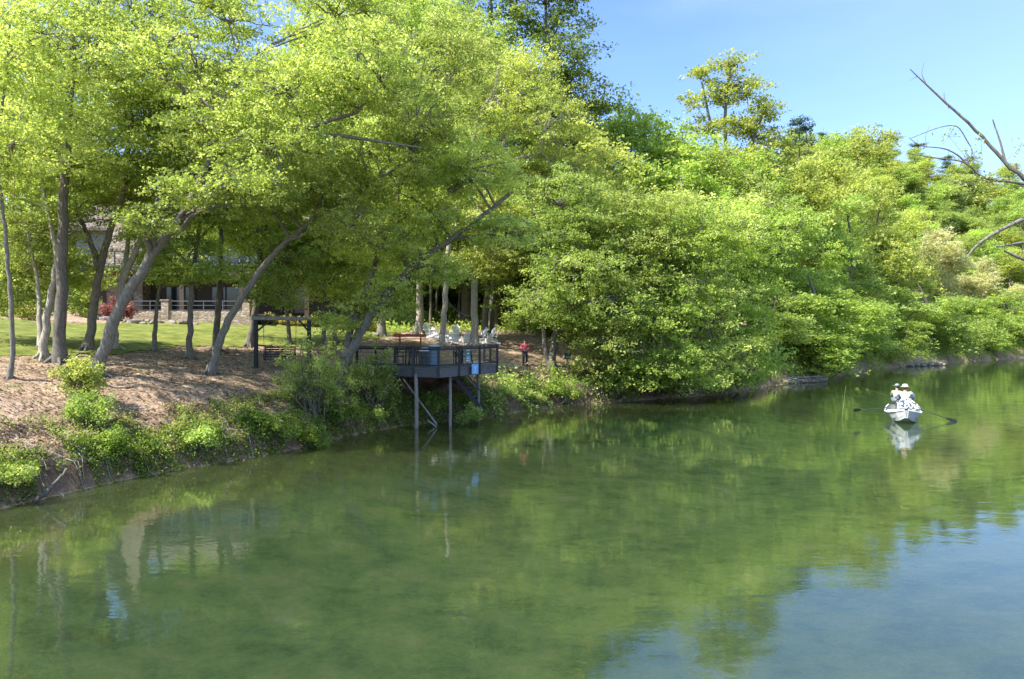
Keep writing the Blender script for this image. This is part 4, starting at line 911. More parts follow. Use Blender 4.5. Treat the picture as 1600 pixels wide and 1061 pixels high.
# ------------------------------------------------------------------ bare branches of the tree on the near right bank
def bare_tree():
    D = 13.0; base = Vector((12.7, 13.0, tz(12.7, 13.0))); rng = np.random.default_rng(3)
    WV, WQ = [], []; off = 0
    def add(P, r0, r1, n=8, jit=.1):
        nonlocal off
        Q_, R_ = resample(P, np.linspace(r0, r1, len(P)), len(P) * 4); Q_[1:-1] += rng.normal(size=(len(Q_) - 2, 3)) * R_[1:-1, None] * jit
        v, q = tube_np(Q_, R_, n); WV.append(v); WQ.append(q + off); off += len(v)
    k = D / F
    P = lambda *a: [tuple(at(x, y, D + (z[0] if z else 0))) for x, y, *z in a]
    add([tuple(base - Vector((0, 0, .3))), (12.5, 13, 4.5), (12.0, 13, 6.3), (11.6, 13, 8.5), (11.7, 13.2, 11)], .22, .09, 12)
    add([(12.05, 13, 6.0)] + P((1690, 330), (1625, 300), (1590, 275), (1566, 252), (1530, 212), (1480, 166), (1444, 134), (1419, 110)), .055, .008, jit=.25)
    add([(12.0, 13, 6.2)] + P((1680, 312), (1620, 290), (1570, 284), (1538, 282), (1528, 276), (1508, 256), (1488, 236), (1462, 230), (1432, 232), (1418, 216)), .034, .005, jit=.25)
    add(P((1534, 280), (1505, 252), (1460, 248), (1415, 240)), .018, .008)
    add(P((1508, 256), (1520, 240), (1494, 196), (1471, 198), (1446, 207), (1421, 217)), .012, .006)
    add(P((1568, 254), (1562, 228), (1548, 188)), .024, .01)
    add(P((1446, 136), (1436, 118), (1441, 99)), .008, .003); add(P((1430, 122), (1424, 124), (1420, 128)), .006, .003)
    add(P((1584, 270), (1585, 256)), .03, .02); add(P((1470, 160), (1474, 152), (1472, 146)), .005, .003)
    add(P((1446, 232), (1443, 214), (1450, 199)), .006, .003); add(P((1480, 172), (1470, 148)), .005, .002)
    add([(12.4, 13, 5.0)] + P((1690, 330, .2), (1600, 337), (1562, 362), (1524, 376), (1516, 392), (1509, 403)), .05, .012)
    add(P((1600, 337), (1590, 346), (1600, 372), (1594, 400)), .012, .006)
    add([(12.45, 13, 4.7)] + P((1660, 372), (1600, 380), (1584, 378), (1556, 386)), .035, .016)
    add([(12.45, 13, 4.5)] + P((1680, 420, .2), (1600, 410), (1584, 400), (1568, 392)), .045, .018)
    lv_c = []
    for cx, cy, rx, ry, n in [(1480, 210, 26, 18, 60), (1515, 245, 26, 22, 110), (1545, 282, 30, 16, 120), (1500, 285, 30, 12, 60), (1590, 230, 16, 26, 40), (1535, 310, 26, 14, 70), (1530, 215, 20, 14, 30)]:
        d = rng.normal(size=(n, 3)) * .45; lv_c.append(np.array([tuple(at(cx + a * rx, cy + b * ry, D + c * .5)) for a, b, c in d]))
        for a, b, c in d[::6]:
            q = at(cx, cy + 4, D); v, qq = tube_np(np.array([tuple(at(1535 + (cx - 1535) * .5, 285 + (cy - 285) * .5, D)), tuple(q), tuple(at(cx + a * rx, cy + b * ry, D + c * .5))]), [.004, .003, .002], 4); WV.append(v); WQ.append(qq + off); off += len(v)
    C = np.vstack(lv_c); lv, lq = leaves(C, np.full(len(C), .045), rng, .3)
    # full leafy crown higher up, outside the picture
    S = sample_blobs(rng, [(14.2, 13.5, 11.5, 2.3, 2.5, 2.0), (15.6, 13, 8.5, 1.9, 2.2, 1.8)], 260); idx = np.repeat(np.arange(len(S)), 45); C2 = S[idx] + rng.normal(size=(len(idx), 3)) * .28
    lv2, lq2 = leaves(C2, np.full(len(C2), .1), rng, .5); lq = np.vstack([lq, lq2 + len(lv)]); lv = np.vstack([lv, lv2])
    for p in S[::4]:
        v, q = tube_np(*(lambda PR: (PR[0], PR[1]))(bezier_branch(rng, (11.8, 13.1, 9.6), p, .03, .006, 5, .08, .03)), 5); WV.append(v); WQ.append(q + off); off += len(v)
    e = empty('tree', base, 0, 'tree with dead bare branches reaching in from the right edge of the picture', 'tree'); b = np.array(base)
    link_mesh('trunk', np_mesh('trunk', np.vstack(WV) - b, np.vstack(WQ), smooth=True), BARK_GREY, e)
    link_mesh('crown', np_mesh('crown', lv - b, lq, attr=np.clip(rng.normal(.6, .15, len(lq)), 0, 1)), LEAF['near'], e)
bare_tree()

# ------------------------------------------------------------------ house, terrace
def stone_mat(name, sc, a, b, c, mortar=(.22, .19, .16)):
    m, t, out = new_mat(name); N = t.nodes.new; L = t.links.new
    p = N('ShaderNodeBsdfPrincipled'); p.inputs['Roughness'].default_value = .92; L(p.outputs[0], out.inputs[0])
    tc = N('ShaderNodeTexCoord'); mp = N('ShaderNodeMapping'); mp.inputs['Scale'].default_value = (1, 1, 1.8); L(tc.outputs['Object'], mp.inputs[0])
    v = N('ShaderNodeTexVoronoi'); v.inputs['Scale'].default_value = sc; L(mp.outputs[0], v.inputs['Vector'])
    ve = N('ShaderNodeTexVoronoi'); ve.feature = 'DISTANCE_TO_EDGE'; ve.inputs['Scale'].default_value = sc; L(mp.outputs[0], ve.inputs['Vector'])
    s = N('ShaderNodeSeparateColor'); L(v.outputs['Color'], s.inputs[0]); r = N('ShaderNodeValToRGB'); e = r.color_ramp.elements
    e[0].color = (*a, 1); e[1].color = (*c, 1); q = e.new(.5); q.color = (*b, 1); L(s.outputs[0], r.inputs[0])
    g = N('ShaderNodeMath'); g.operation = 'LESS_THAN'; g.inputs[1].default_value = .045; L(ve.outputs['Distance'], g.inputs[0])
    mx = N('ShaderNodeMixRGB'); mx.inputs[2].default_value = (*mortar, 1); L(g.outputs[0], mx.inputs[0]); L(r.outputs[0], mx.inputs[1]); L(mx.outputs[0], p.inputs['Base Color'])
    bp = N('ShaderNodeBump'); bp.inputs['Strength'].default_value = .8; bp.inputs['Distance'].default_value = .05; L(ve.outputs['Distance'], bp.inputs['Height']); L(bp.outputs[0], p.inputs['Normal'])
    return m
WALLSTONE = stone_mat('wall_stone', 3.2, (.22, .155, .10), (.36, .27, .19), (.50, .41, .31))
SIDING = mat('grey_siding', (.17, .175, .18), .8, var=.15, scale=3, bump=.2, stretch=(.3, .3, 9), c2=(.24, .245, .25))
BROWNW = mat('brown_stained_wood', (.075, .055, .04), .8, var=.35, scale=3, bump=.3, stretch=(6, 6, .5))
ROOF = mat('roof_shingles', (.13, .10, .085), .95, var=.3, scale=9, bump=.6, c2=(.20, .165, .14), stretch=(1, 1, 3))
m, t, out = new_mat('window_glass'); gp = t.nodes.new('ShaderNodeBsdfPrincipled'); gp.inputs['Base Color'].default_value = (.025, .03, .035, 1); gp.inputs['Roughness'].default_value = .06; t.links.new(gp.outputs[0], out.inputs[0]); GLASS = m

def house():
    h = empty('house', (-27, 66, 6.0), 0, 'stone and grey two storey house with a balcony behind the lawn', 'house')
    O = Vector((-27, 66, 6.0))
    def part(name, mb, m, par=h, **k):
        mb.v = [tuple(Vector(v) - O) for v in mb.v]; return mb.build(name, m, par, **k)
    X0, X1 = -37.5, -15.5
    w = MB(); w.box(((X0 + X1) / 2, 67.5, 7.55), (X1 - X0, 9, 5.1)); part('ground_floor_wall', w, BROWNW)
    w = MB(); w.box(((X0 + X1) / 2, 67.5, 11.8), (X1 - X0 - .3, 8.7, 3.38)); part('upper_wall', w, SIDING)
    w = MB(); xa, xb = X0 - .7, X1 + .7
    w.add([(xa, 62.2, 13.4), (xb, 62.2, 13.4), (xb, 67.5, 16.6), (xa, 67.5, 16.6), (xb, 72.8, 13.4), (xa, 72.8, 13.4), (xa, 62.2, 13.15), (xb, 62.2, 13.15), (xb, 72.8, 13.15), (xa, 72.8, 13.15)],
          [(0, 1, 2, 3), (3, 2, 4, 5), (6, 7, 1, 0), (5, 4, 8, 9), (9, 8, 7, 6), (0, 3, 5, 9, 6), (1, 7, 8, 4, 2)]); part('roof', w, ROOF)
    w = MB()
    pts = [(-33.9, 4.6), (-30.9, 4.6), (-30.9, 12.4), (-31.3, 13.6), (-31.3, 18.2), (-32.7, 18.2), (-32.9, 14.6), (-33.9, 11.6)]
    n = len(pts); w.add([(x, 61.6, z) for x, z in pts] + [(x, 63.2, z) for x, z in pts], [tuple(range(n)), tuple(range(n, 2 * n))[::-1]] + [(i, n + i, n + (i + 1) % n, (i + 1) % n) for i in range(n)]); part('stone_chimney', w, WALLSTONE)
    for i, x in enumerate([-29.2, -26.6, -22.6, -19.4]):
        f = MB(); f.box((x, 63.10, 11.7), (1.5, .1, 2.2)); fo = part('window', f, WHITE)
        g = MB(); g.box((x - .36, 63.03, 11.7), (.62, .06, 2.0)); g.box((x + .36, 63.03, 11.7), (.62, .06, 2.0)); part('pane', g, GLASS, fo)
    for x in (-28.3, -24.4, -18.6):
        f = MB(); f.box((x, 62.95, 7.35), (2.6, .1, 2.5)); fo = part('sliding_door', f, BROWNW)
        g = MB(); g.box((x - .62, 62.88, 7.3), (1.1, .06, 2.2)); g.box((x + .62, 62.88, 7.3), (1.1, .06, 2.2)); part('pane', g, GLASS, fo)
    for x in (-36.8, -34.3, -30.6, -26.4, -21.6, -16.4):
        c = MB(); c.box((x, 59.0, 7.75), (.36, .36, 3.9)); part('balcony_post', c, BROWNW)
    b = MB(); b.box((-26.2, 60.6, 9.82), (21.6, 4.1, .2)); part('balcony_floor', b, GREYP)
    b = MB(); b.box((-26.2, 58.5, 9.62), (21.7, .12, .34)); part('balcony_fascia', b, BLACK)
    r = MB(); r.box((-26.2, 58.62, 11.0), (21.6, .09, .07)); r.box((-26.2, 58.62, 10.05), (21.6, .05, .05))
    for z in (10.24, 10.43, 10.62, 10.81): r.box((-26.2, 58.62, z), (21.5, .015, .015))
    x = -37.0
    while x <= -15.4: r.box((x, 58.62, 10.45), (.08, .07, 1.06)); x += 1.8
    part('balcony_railing', r, BLACK)
house()

def terrace():
    O = Vector((-26, 57.5, 5.6)); e = empty('terrace_wall', O, 0, 'low stone terrace wall with pillars and a pale metal railing', 'wall')
    def part(name, mb, m): mb.v = [tuple(Vector(v) - O) for v in mb.v]; return mb.build(name, m, e)
    w = MB(); w.box((-25.4, 57.9, 5.5), (9.6, .5, 1.5)); part('wall', w, WALLSTONE)
    for x in (-30.2, -27.15, -20.8):
        p = MB(); p.box((x, 57.86, 6.0), (.56, .62, 2.1)); p.box((x, 57.86, 7.09), (.68, .74, .09)); part('pillar', p, WALLSTONE)
    r = MB()
    for z, t in ((7.02, .055), (6.68, .035), (6.32, .035)):
        for a, b in ((-29.9, -27.45), (-26.85, -21.1)): r.box(((a + b) / 2, 57.8, z), (b - a, .05, t))
    for x in (-28.4, -25.4, -24.2, -22.7): r.box((x, 57.8, 6.64), (.05, .05, .76))
    part('railing', r, ALU)
    f = MB(); f.box((-26, 60.1, 5.95), (13, 3.9, .12)); part('paved_floor', f, STONE)
terrace()

# ------------------------------------------------------------------ swing frame and hanging bench
def swing():
    a = hit(400, 575); b = Vector(((483 - 800) * (a.y + .6) / F, a.y + .6, 0)); b.z = tz(b.x, b.y); top = at(400, 500, a.y).z
    e = empty('pergola', a, 0, 'black timber swing frame of two posts and a beam by the lawn', 'swing frame')
    L_ = lambda p: Vector(p) - a
    for q in (a, b):
        m_ = MB(); m_.box(L_((q.x, q.y, (q.z - .2 + top) / 2)), (.17, .17, top - q.z + .2)); m_.build('post', BLACK, e, bevel=.01)
    m_ = MB(); m_.bar(L_((a.x - .2, a.y - .03, top + .09)), L_((b.x + .2, b.y + .02, top + .07)), .22, .18); m_.build('beam', WOODG, e, bevel=.01)
    for q, s in ((a, 1), (b, -1)):
        m_ = MB(); d = (b - a).normalized() * s; m_.bar(L_((q.x, q.y, top - .55)) + d * .05, L_((q.x, q.y, top - .02)) + d * .55, .09); m_.build('brace', BLACK, e)
    # hanging bench
    c = (a + b) / 2 + Vector((-.1, -.15, 0)); zf = tz(c.x, c.y) + .42; dx = (b - a).normalized(); ang = math.atan2(dx.y, dx.x)
    s = empty('swing_bench', (c.x, c.y, zf), ang, 'black slatted bench hanging from the swing frame', 'swing seat')
    m_ = MB(); [m_.box((0, -.22 + i * .11, .03), (1.5, .09, .03)) for i in range(5)]; m_.box((-.7, 0, 0), (.05, .55, .04)); m_.box((.7, 0, 0), (.05, .55, .04)); m_.build('seat', BLACK, s)
    m_ = MB(); [m_.box((0, .29 + i * .02, .14 + i * .115), (1.5, .025, .09)) for i in range(5)]; m_.box((-.7, .32, .3), (.05, .05, .62)); m_.box((.7, .32, .3), (.05, .05, .62)); m_.build('backrest', BLACK, s)
    for sx in (-1, 1):
        m_ = MB(); m_.box((sx * .74, .02, .27), (.07, .56, .035)); m_.box((sx * .74, -.22, .14), (.05, .05, .24)); m_.build('armrest', BLACK, s)
        m_ = MB(); m_.tube([(sx * .74, .05, .28), (sx * .78, .06, top - zf)], .012, 5); m_.build('chain', BLACK, s)
swing()

# ------------------------------------------------------------------ river deck
FZ = 2.92
def deck():
    A0 = (-7.9, 37.5); A = (-5.75, 36.2); Cc = (-3.5, 35.0); B = (-.78, 38.8); B2 = (-1.6, 42.4); A3 = (-7.9, 42.0)
    O = Vector((-3.5, 38.5, FZ)); e = empty('river_deck', O, 0, 'dark grey timber deck standing on posts above the water', 'deck')
    def part(name, mb, m, par=e, **k): mb.v = [tuple(Vector(v) - O) for v in mb.v]; return mb.build(name, m, par, **k)
    poly = [A0, A, Cc, B, B2, A3]
    f = MB(); f.prism(poly, FZ - .06, FZ); part('floor', f, GREYP)
    def ins(p, k=.06): c = Vector((-5, 39)); v = Vector(p) - c; return Vector(p) - v.normalized() * k
    for p, q in ((A0, A), (A, Cc), (Cc, B), (B, B2)):
        a, b = ins(p), ins(q); f = MB(); f.bar((a.x, a.y, FZ - .25), (b.x, b.y, FZ - .25), .05, .37); part('fascia_board', f, GREYP)
    j = MB()
    for i in range(12):
        t = i / 11; x = -7.6 + 6.1 * t; y0 = np.interp(x, [-7.9, -5.75, -3.5, -.78], [37.5, 36.2, 35.0, 38.8]) + .25; j.bar((x, y0, FZ - .18), (x, 41.9, FZ - .18), .05, .22)
    part('joists', j, BLACK)
    def lerp(p, q, t): return (p[0] + (q[0] - p[0]) * t, p[1] + (q[1] - p[1]) * t)
    posts = [A0, lerp(A0, A, .5), A, lerp(A, Cc, .42), Cc, lerp(Cc, B, .33), lerp(Cc, B, .68), B, lerp(B, B2, .5), B2]
    for p in posts:
        f = MB(); f.box((p[0], p[1], FZ + .30), (.12, .12, 1.4)); part('rail_post', f, BLACK)
    for p, q in ((A0, A), (A, Cc), (Cc, B), (B, B2)):
        f = MB(); f.bar((*p, FZ + 1.02), (*q, FZ + 1.02), .19, .05); f.bar((*p, FZ + .92), (*q, FZ + .92), .05, .10); f.bar((*p, FZ + .14), (*q, FZ + .14), .05, .07)
        for z in (.33, .52, .71): f.bar((*p, FZ + z), (*q, FZ + z), .012)
        part('railing', f, BLACK)
    for (px, D, dia, z0) in ((650, 35.7, .19, -1.2), (703, 36.3, .15, -1.0), (747, 38.9, .14, -.2), (600, 37.6, .17, -.4), (577, 38.9, .17, .2)):
        x = (px - 800) * D / F; f = MB(); f.tube([(x, D, z0), (x + .02, D, 1), (x, D, FZ - .3)], [dia / 2 * 1.1, dia / 2, dia / 2], 10); part('pile', f, WOODG)
    for p, q in ((at(630, 592, 36.0), at(683, 664, 36.2)), (at(668, 657, 36.1), at(683, 668, 36.2)), (at(728, 590, 38.2), at(748, 608, 38.8))):
        f = MB(); f.bar(p, q, .07); part('brace', f, WOODG)
    st = MB(); p0 = Vector((-3.0, 38.3, FZ - .35)); p1 = Vector((-1.55, 38.6, .55)); n = 9
    sr = empty('stair_flight', (0, 0, 0)); sr.parent = e
    for i in range(n):
        c = p0.lerp(p1, i / (n - 1)); st.box(c, (.26, 1.1, .045), rz=.15)
    bpy.data.objects.remove(sr)
    so_ = part('stair_treads', st, GREYP)
    f = MB(); f.bar(p0 + Vector((-.1, -.55, -.02)), p1 + Vector((.1, -.55, -.05)), .05, .2); f.bar(p0 + Vector((-.1, .55, -.02)), p1 + Vector((.1, .55, -.05)), .05, .2); part('stringer', f, BLACK)
    f = MB(); f.bar(p0 + Vector((.1, -.6, .6)), p1 + Vector((.1, -.6, .85)), .06); f.bar(p1 + Vector((0, -.6, -.2)), p1 + Vector((0, -.6, .86)), .06); part('stair_rail', f, BLACK)
deck()

def sign(label, c, w, h, col, face, marks, board_name='board'):
    m1 = mat('sign_paint', col, .5, var=.06, bump=0); e = empty('sign', c, face, label, 'sign')
    b = MB(); b.box((0, 0, 0), (w, .03, h)); b.build(board_name, m1, e, bevel=.006)
    if marks:
        k = MB(); [k.box((x * w, -.018, z * h), (a * w, .006, d * h)) for x, z, a, d in marks]; k.build('lettering', WHITE, e)
    return e
sign('teal and white notice board fixed inside the deck railing', at(731, 555, 37.3) , .42, .74, (.05, .26, .30), .95, [(0, .34, .7, .10), (0, .12, .42, .12), (0, -.12, .55, .05), (0, -.22, .6, .05), (0, -.36, .7, .1)])
sign('light blue square sign hanging on the front edge of the deck', Vector((-1.86, 37.0, FZ - .12)), .52, .52, (.16, .40, .72), .95, [(0, .05, .06, .44), (0, -.3, .5, .05), (-.14, .2, .16, .05), (.14, .2, .16, .05)])

def lathe_thing(name, label, cat, p, prof, m, extra=()):
    e = empty(name, p, 0, label, cat)
    for nm, pr, mm in [('body', prof, m)] + list(extra):
        b = MB(); b.lathe((0, 0, 0), pr, 18); b.build(nm, mm, e, smooth=False, bevel=0)
    return e
lathe_thing('waste_bin', 'grey round waste bin with a pale lid on the deck', 'bin', Vector(((663 - 800) * 37.4 / F, 37.4, FZ + .003)), [(.22, 0), (.27, .72), (.28, .76)], GREYP, [('lid', [(.29, .765), (.27, .86), (.15, .95), (.05, .97)], WHITE)])
def cabinet():
    m1 = mat('blue_grey_paint', (.13, .20, .25), .6, var=.2, bump=.1); p = Vector(((678 - 800) * 36.6 / F, 36.6, FZ + .003)); e = empty('bait_cabinet', p, .3, 'blue grey upright box standing at the front rail of the deck', 'cabinet')
    b = MB(); b.box((0, 0, .5), (.42, .4, 1.0)); b.build('body', m1, e, bevel=.01)
    b = MB(); b.box((0, 0, 1.05), (.5, .48, .07)); b.build('lid', mat('lid_paint', (.35, .5, .6), .5, var=.1), e, bevel=.015)
    b = MB(); b.box((0, -.215, .55), (.34, .02, .8)); b.build('door', m1, e, bevel=.004)
cabinet()

def make_dining_chair():
    e = empty('deck_chair', (0, 0, 0), 0, 'x', 'chair', 'black metal chairs on the deck')
    b = MB(); b.box((0, 0, .45), (.46, .46, .035)); b.build('seat', BLACK, e, bevel=.008)
    b = MB(); b.box((0, .23, .92), (.46, .03, .05)); b.box((0, .225, .55), (.46, .03, .04)); [b.box((x, .23, .74), (.02, .02, .34)) for x in (-.15, -.05, .05, .15)]; b.build('backrest', BLACK, e)
    for sx in (-1, 1):
        for sy in (-1, 1):
            b = MB(); b.bar((sx * .21, sy * .21, 0), (sx * .21, sy * .22, .94 if sy > 0 else .66), .035); b.build('leg', BLACK, e)
        b = MB(); b.box((sx * .22, 0, .67), (.05, .48, .03)); b.build('armrest', BLACK, e)
    return e
dc = make_dining_chair()
for i, (x, y, a, lab) in enumerate([(-5.2, 38.0, 2.9, 'black metal chair nearest the front rail, left of the waste bin'), (-5.9, 38.9, 1.4, 'black metal chair at the left side of the deck table'), (-4.4, 39.2, -1.5, 'black metal chair between the table and the waste bin'),
                                    (-5.1, 39.9, 0, 'black metal chair behind the deck table'), (-2.9, 39.6, .3, 'black metal chair behind the notice board'), (-2.6, 38.2, 2.6, 'black metal chair near the right corner of the deck')]):
    o = dc if i == 0 else copy_tree(dc); o.location = (x, y, FZ + .003); o.rotation_euler.z = a; o['label'] = lab
def deck_table(x, y, lab):
    e = empty('deck_table', (x, y, FZ + .003), 0, lab, 'table', 'black tables on the deck'); b = MB(); b.lathe((0, 0, 0), [(.5, .71), (.52, .72), (.52, .74)], 20); b.build('tabletop', BLACK, e)
    for i in range(4): a = i * 1.57 + .78; b = MB(); b.bar((.42 * math.cos(a), .42 * math.sin(a), 0), (.30 * math.cos(a), .30 * math.sin(a), .71), .035); b.build('leg', BLACK, e)
deck_table(-5.15, 38.9, 'round black table among chairs at the left of the deck'); deck_table(-2.4, 39.1, 'round black table at the right of the deck')

# ------------------------------------------------------------------ picnic table, benches, white chairs
def picnic(p, rz, lab):
    e = empty('picnic_table', p, rz, lab, 'picnic table')
    b = MB(); [b.box((0, -.36 + i * .145, .75), (2.3, .135, .04)) for i in range(6)]; b.box((0, -.42, .66), (2.2, .03, .14)); b.box((0, .42, .66), (2.2, .03, .14)); b.build('tabletop', REDWOOD, e, bevel=.006)
    for s in (-1, 1):
        b = MB(); [b.box((0, s * (.68 + .14 * i), .45), (2.3, .13, .04)) for i in range(2)]; b.build('bench', REDWOOD, e, bevel=.006)
        for q in (-1, 1): b = MB(); b.bar((s * .7, q * .68, 0), (s * .7, q * .25, .73), .09, .05); b.build('leg', REDWOOD, e)
        b = MB(); b.bar((s * .75, -.82, .41), (s * .75, .82, .41), .05, .09); b.build('crossbar', REDWOOD, e)
q = on(641, 50.0); picnic(q, .12, 'red brown picnic table standing left of the pale slim trunk')
def bench(p, rz, lab):
    e = empty('bench', p, rz, lab, 'bench'); b = MB(); [b.box((0, -.15 + i * .15, .45), (1.6, .14, .045)) for i in range(3)]; b.build('seat', REDWOOD, e, bevel=.006)
    for s in (-1, 1): b = MB(); b.box((s * .65, 0, .21), (.06, .42, .43)); b.build('leg', REDWOOD, e)
bench(on(664, 47.4), .05, 'red brown backless bench between the picnic table and the pale slim trunk')

def adirondack():
    e = empty('white_chair', (0, 0, 0), 0, 'x', 'chair', 'white slatted garden chairs in a circle')
    b = MB(); [b.box((0, -.28 + i * .10, .36 - i * .028), (.56, .085, .022), rx=-.26) for i in range(6)]; b.build('seat', WHITE, e)
    b = MB()
    for i in range(7):
        u = (i - 3) / 3; top = 1.02 - .16 * u * u; b.bar((u * .2, .22, .24), (u * .30, .22 + (top - .24) * .42, top), .075, .02)
    b.box((0, .34, .47), (.56, .03, .06)); b.box((0, .50, .82), (.58, .03, .05)); b.build('backrest', WHITE, e)
    for s in (-1, 1):
        b = MB(); b.box((s * .36, .02, .57), (.13, .74, .025)); b.build('armrest', WHITE, e)
        b = MB(); b.box((s * .31, -.30, .28), (.04, .10, .56)); b.build('leg', WHITE, e)
        b = MB(); b.bar((s * .28, -.32, .33), (s * .28, .62, .03), .035, .12); b.build('leg', WHITE, e)
    return e
ad = adirondack(); cc = on(724, 55.0)
cl = ['white slatted chair at the far left of the circle', 'white slatted chair left of the pale slim trunk, facing the circle', 'white slatted chair half hidden by the pale slim trunk', 'white slatted chair at the near left of the circle, seen from behind', 'white slatted chair just right of the pale slim trunk',
      'white slatted chair at the far side between the two pale trunks', 'white slatted chair at the near side between the two pale trunks', 'white slatted chair half behind the straight grey trunk', 'white slatted chair right of the straight grey trunk', 'white slatted chair second from the right', 'white slatted chair at the far right of the circle', 'white slatted chair at the back right of the circle']
cpx = [(672, 52.5), (680, 51.2), (686, 49.4), (700, 48.6), (703, 50.6), (714, 53.3), (713, 48.4), (730, 48.6), (752, 52.8), (760, 49.4), (769, 50.6), (764, 51.9)]
for i, (px, D) in enumerate(cpx):
    o = ad if i == 0 else copy_tree(ad); p = on(px, 52.8 + (D - 48.4) * .95); o.location = p; d = p - cc; o.rotation_euler.z = math.atan2(d.y, d.x) - math.pi / 2; o['label'] = cl[i]
def firepit():
    e = MB(); p = on(722, 55); n = 14
    for i in range(n): a = i / n * 6.283; e.ball((.62 * math.cos(a), .62 * math.sin(a), .12), (.17, .17, .15), 7, 5, .15, i)
    o = e.build('fire_pit', STONE); o.location = p; tag(o, 'ring of stones for a campfire in the middle of the white chairs', 'fire pit')
firepit()
def edging():
    p = on(752, 46.6); b = MB(); b.bar((-2.2, 0, .05), (2.4, .1, .07), .18, .16); o = b.build('landscape_timber', WOODG, bevel=.01); o.location = p; tag(o, 'long grey timber lying on the ground in front of the white chairs', 'timber')
edging()
def post_box():
    p = hit(887, 582); e = empty('post_box', p, 0, 'small dark blue box on a short post by the forking trunk', 'box')
    b = MB(); b.box((0, 0, .4), (.12, .12, 1.0)); b.build('post', WOODG, e); b = MB(); b.box((0, 0, 1.02), (.42, .34, .3)); b.build('box', mat('dark_blue_paint', (.02, .05, .10), .5), e, bevel=.02)
    b = MB(); b.add([(-.25, -.21, 1.172), (.25, -.21, 1.172), (.25, .21, 1.172), (-.25, .21, 1.172), (-.25, 0, 1.27), (.25, 0, 1.27)], [(0, 1, 5, 4), (2, 3, 4, 5), (0, 4, 3), (1, 2, 5), (3, 2, 1, 0)]); b.build('roof', BLACK, e)
post_box()
def wire():
    a = at(699, 470, 43.5); b = at(742, 492, 44.8); b_ = MB(); n = 12; b_.tube([tuple(a.lerp(b, i / n) - Vector((0, 0, .35 * math.sin(math.pi * i / n))) - a) for i in range(n + 1)], .014, 5)
    o = b_.build('hanging_cable', ALU); o.location = a; tag(o, 'thin pale cable strung between the two pale trunks of the grove', 'cable')
wire()

# ------------------------------------------------------------------ people
def skin_mesh(verts, edges, radii, root=0, sub=1):
    me = bpy.data.meshes.new('tmp'); me.from_pydata([tuple(v) for v in verts], edges, []); me.update()
    o = bpy.data.objects.new('tmp', me); COL.objects.link(o)
    s = o.modifiers.new('skin', 'SKIN'); s.use_smooth_shade = True; s.branch_smoothing = .4
    if sub: o.modifiers.new('sub', 'SUBSURF').levels = sub; o.modifiers['sub'].render_levels = sub
    sv = me.skin_vertices[0].data
    for i, r in enumerate(radii): sv[i].radius = r if isinstance(r, tuple) else (r, r); sv[i].use_root = (i == root)
    dg = bpy.context.evaluated_depsgraph_get(); dg.update()
    r = bpy.data.meshes.new_from_object(o.evaluated_get(dg)); out = ([tuple(v.co) for v in r.vertices], [tuple(p.vertices) for p in r.polygons])
    bpy.data.objects.remove(o); bpy.data.meshes.remove(me); bpy.data.meshes.remove(r)
    return out
SKIN = mat('skin', (.50, .28, .19), .6, var=.08, bump=0); HAIRM = mat('dark_hair', (.03, .02, .015), .7, var=.2)
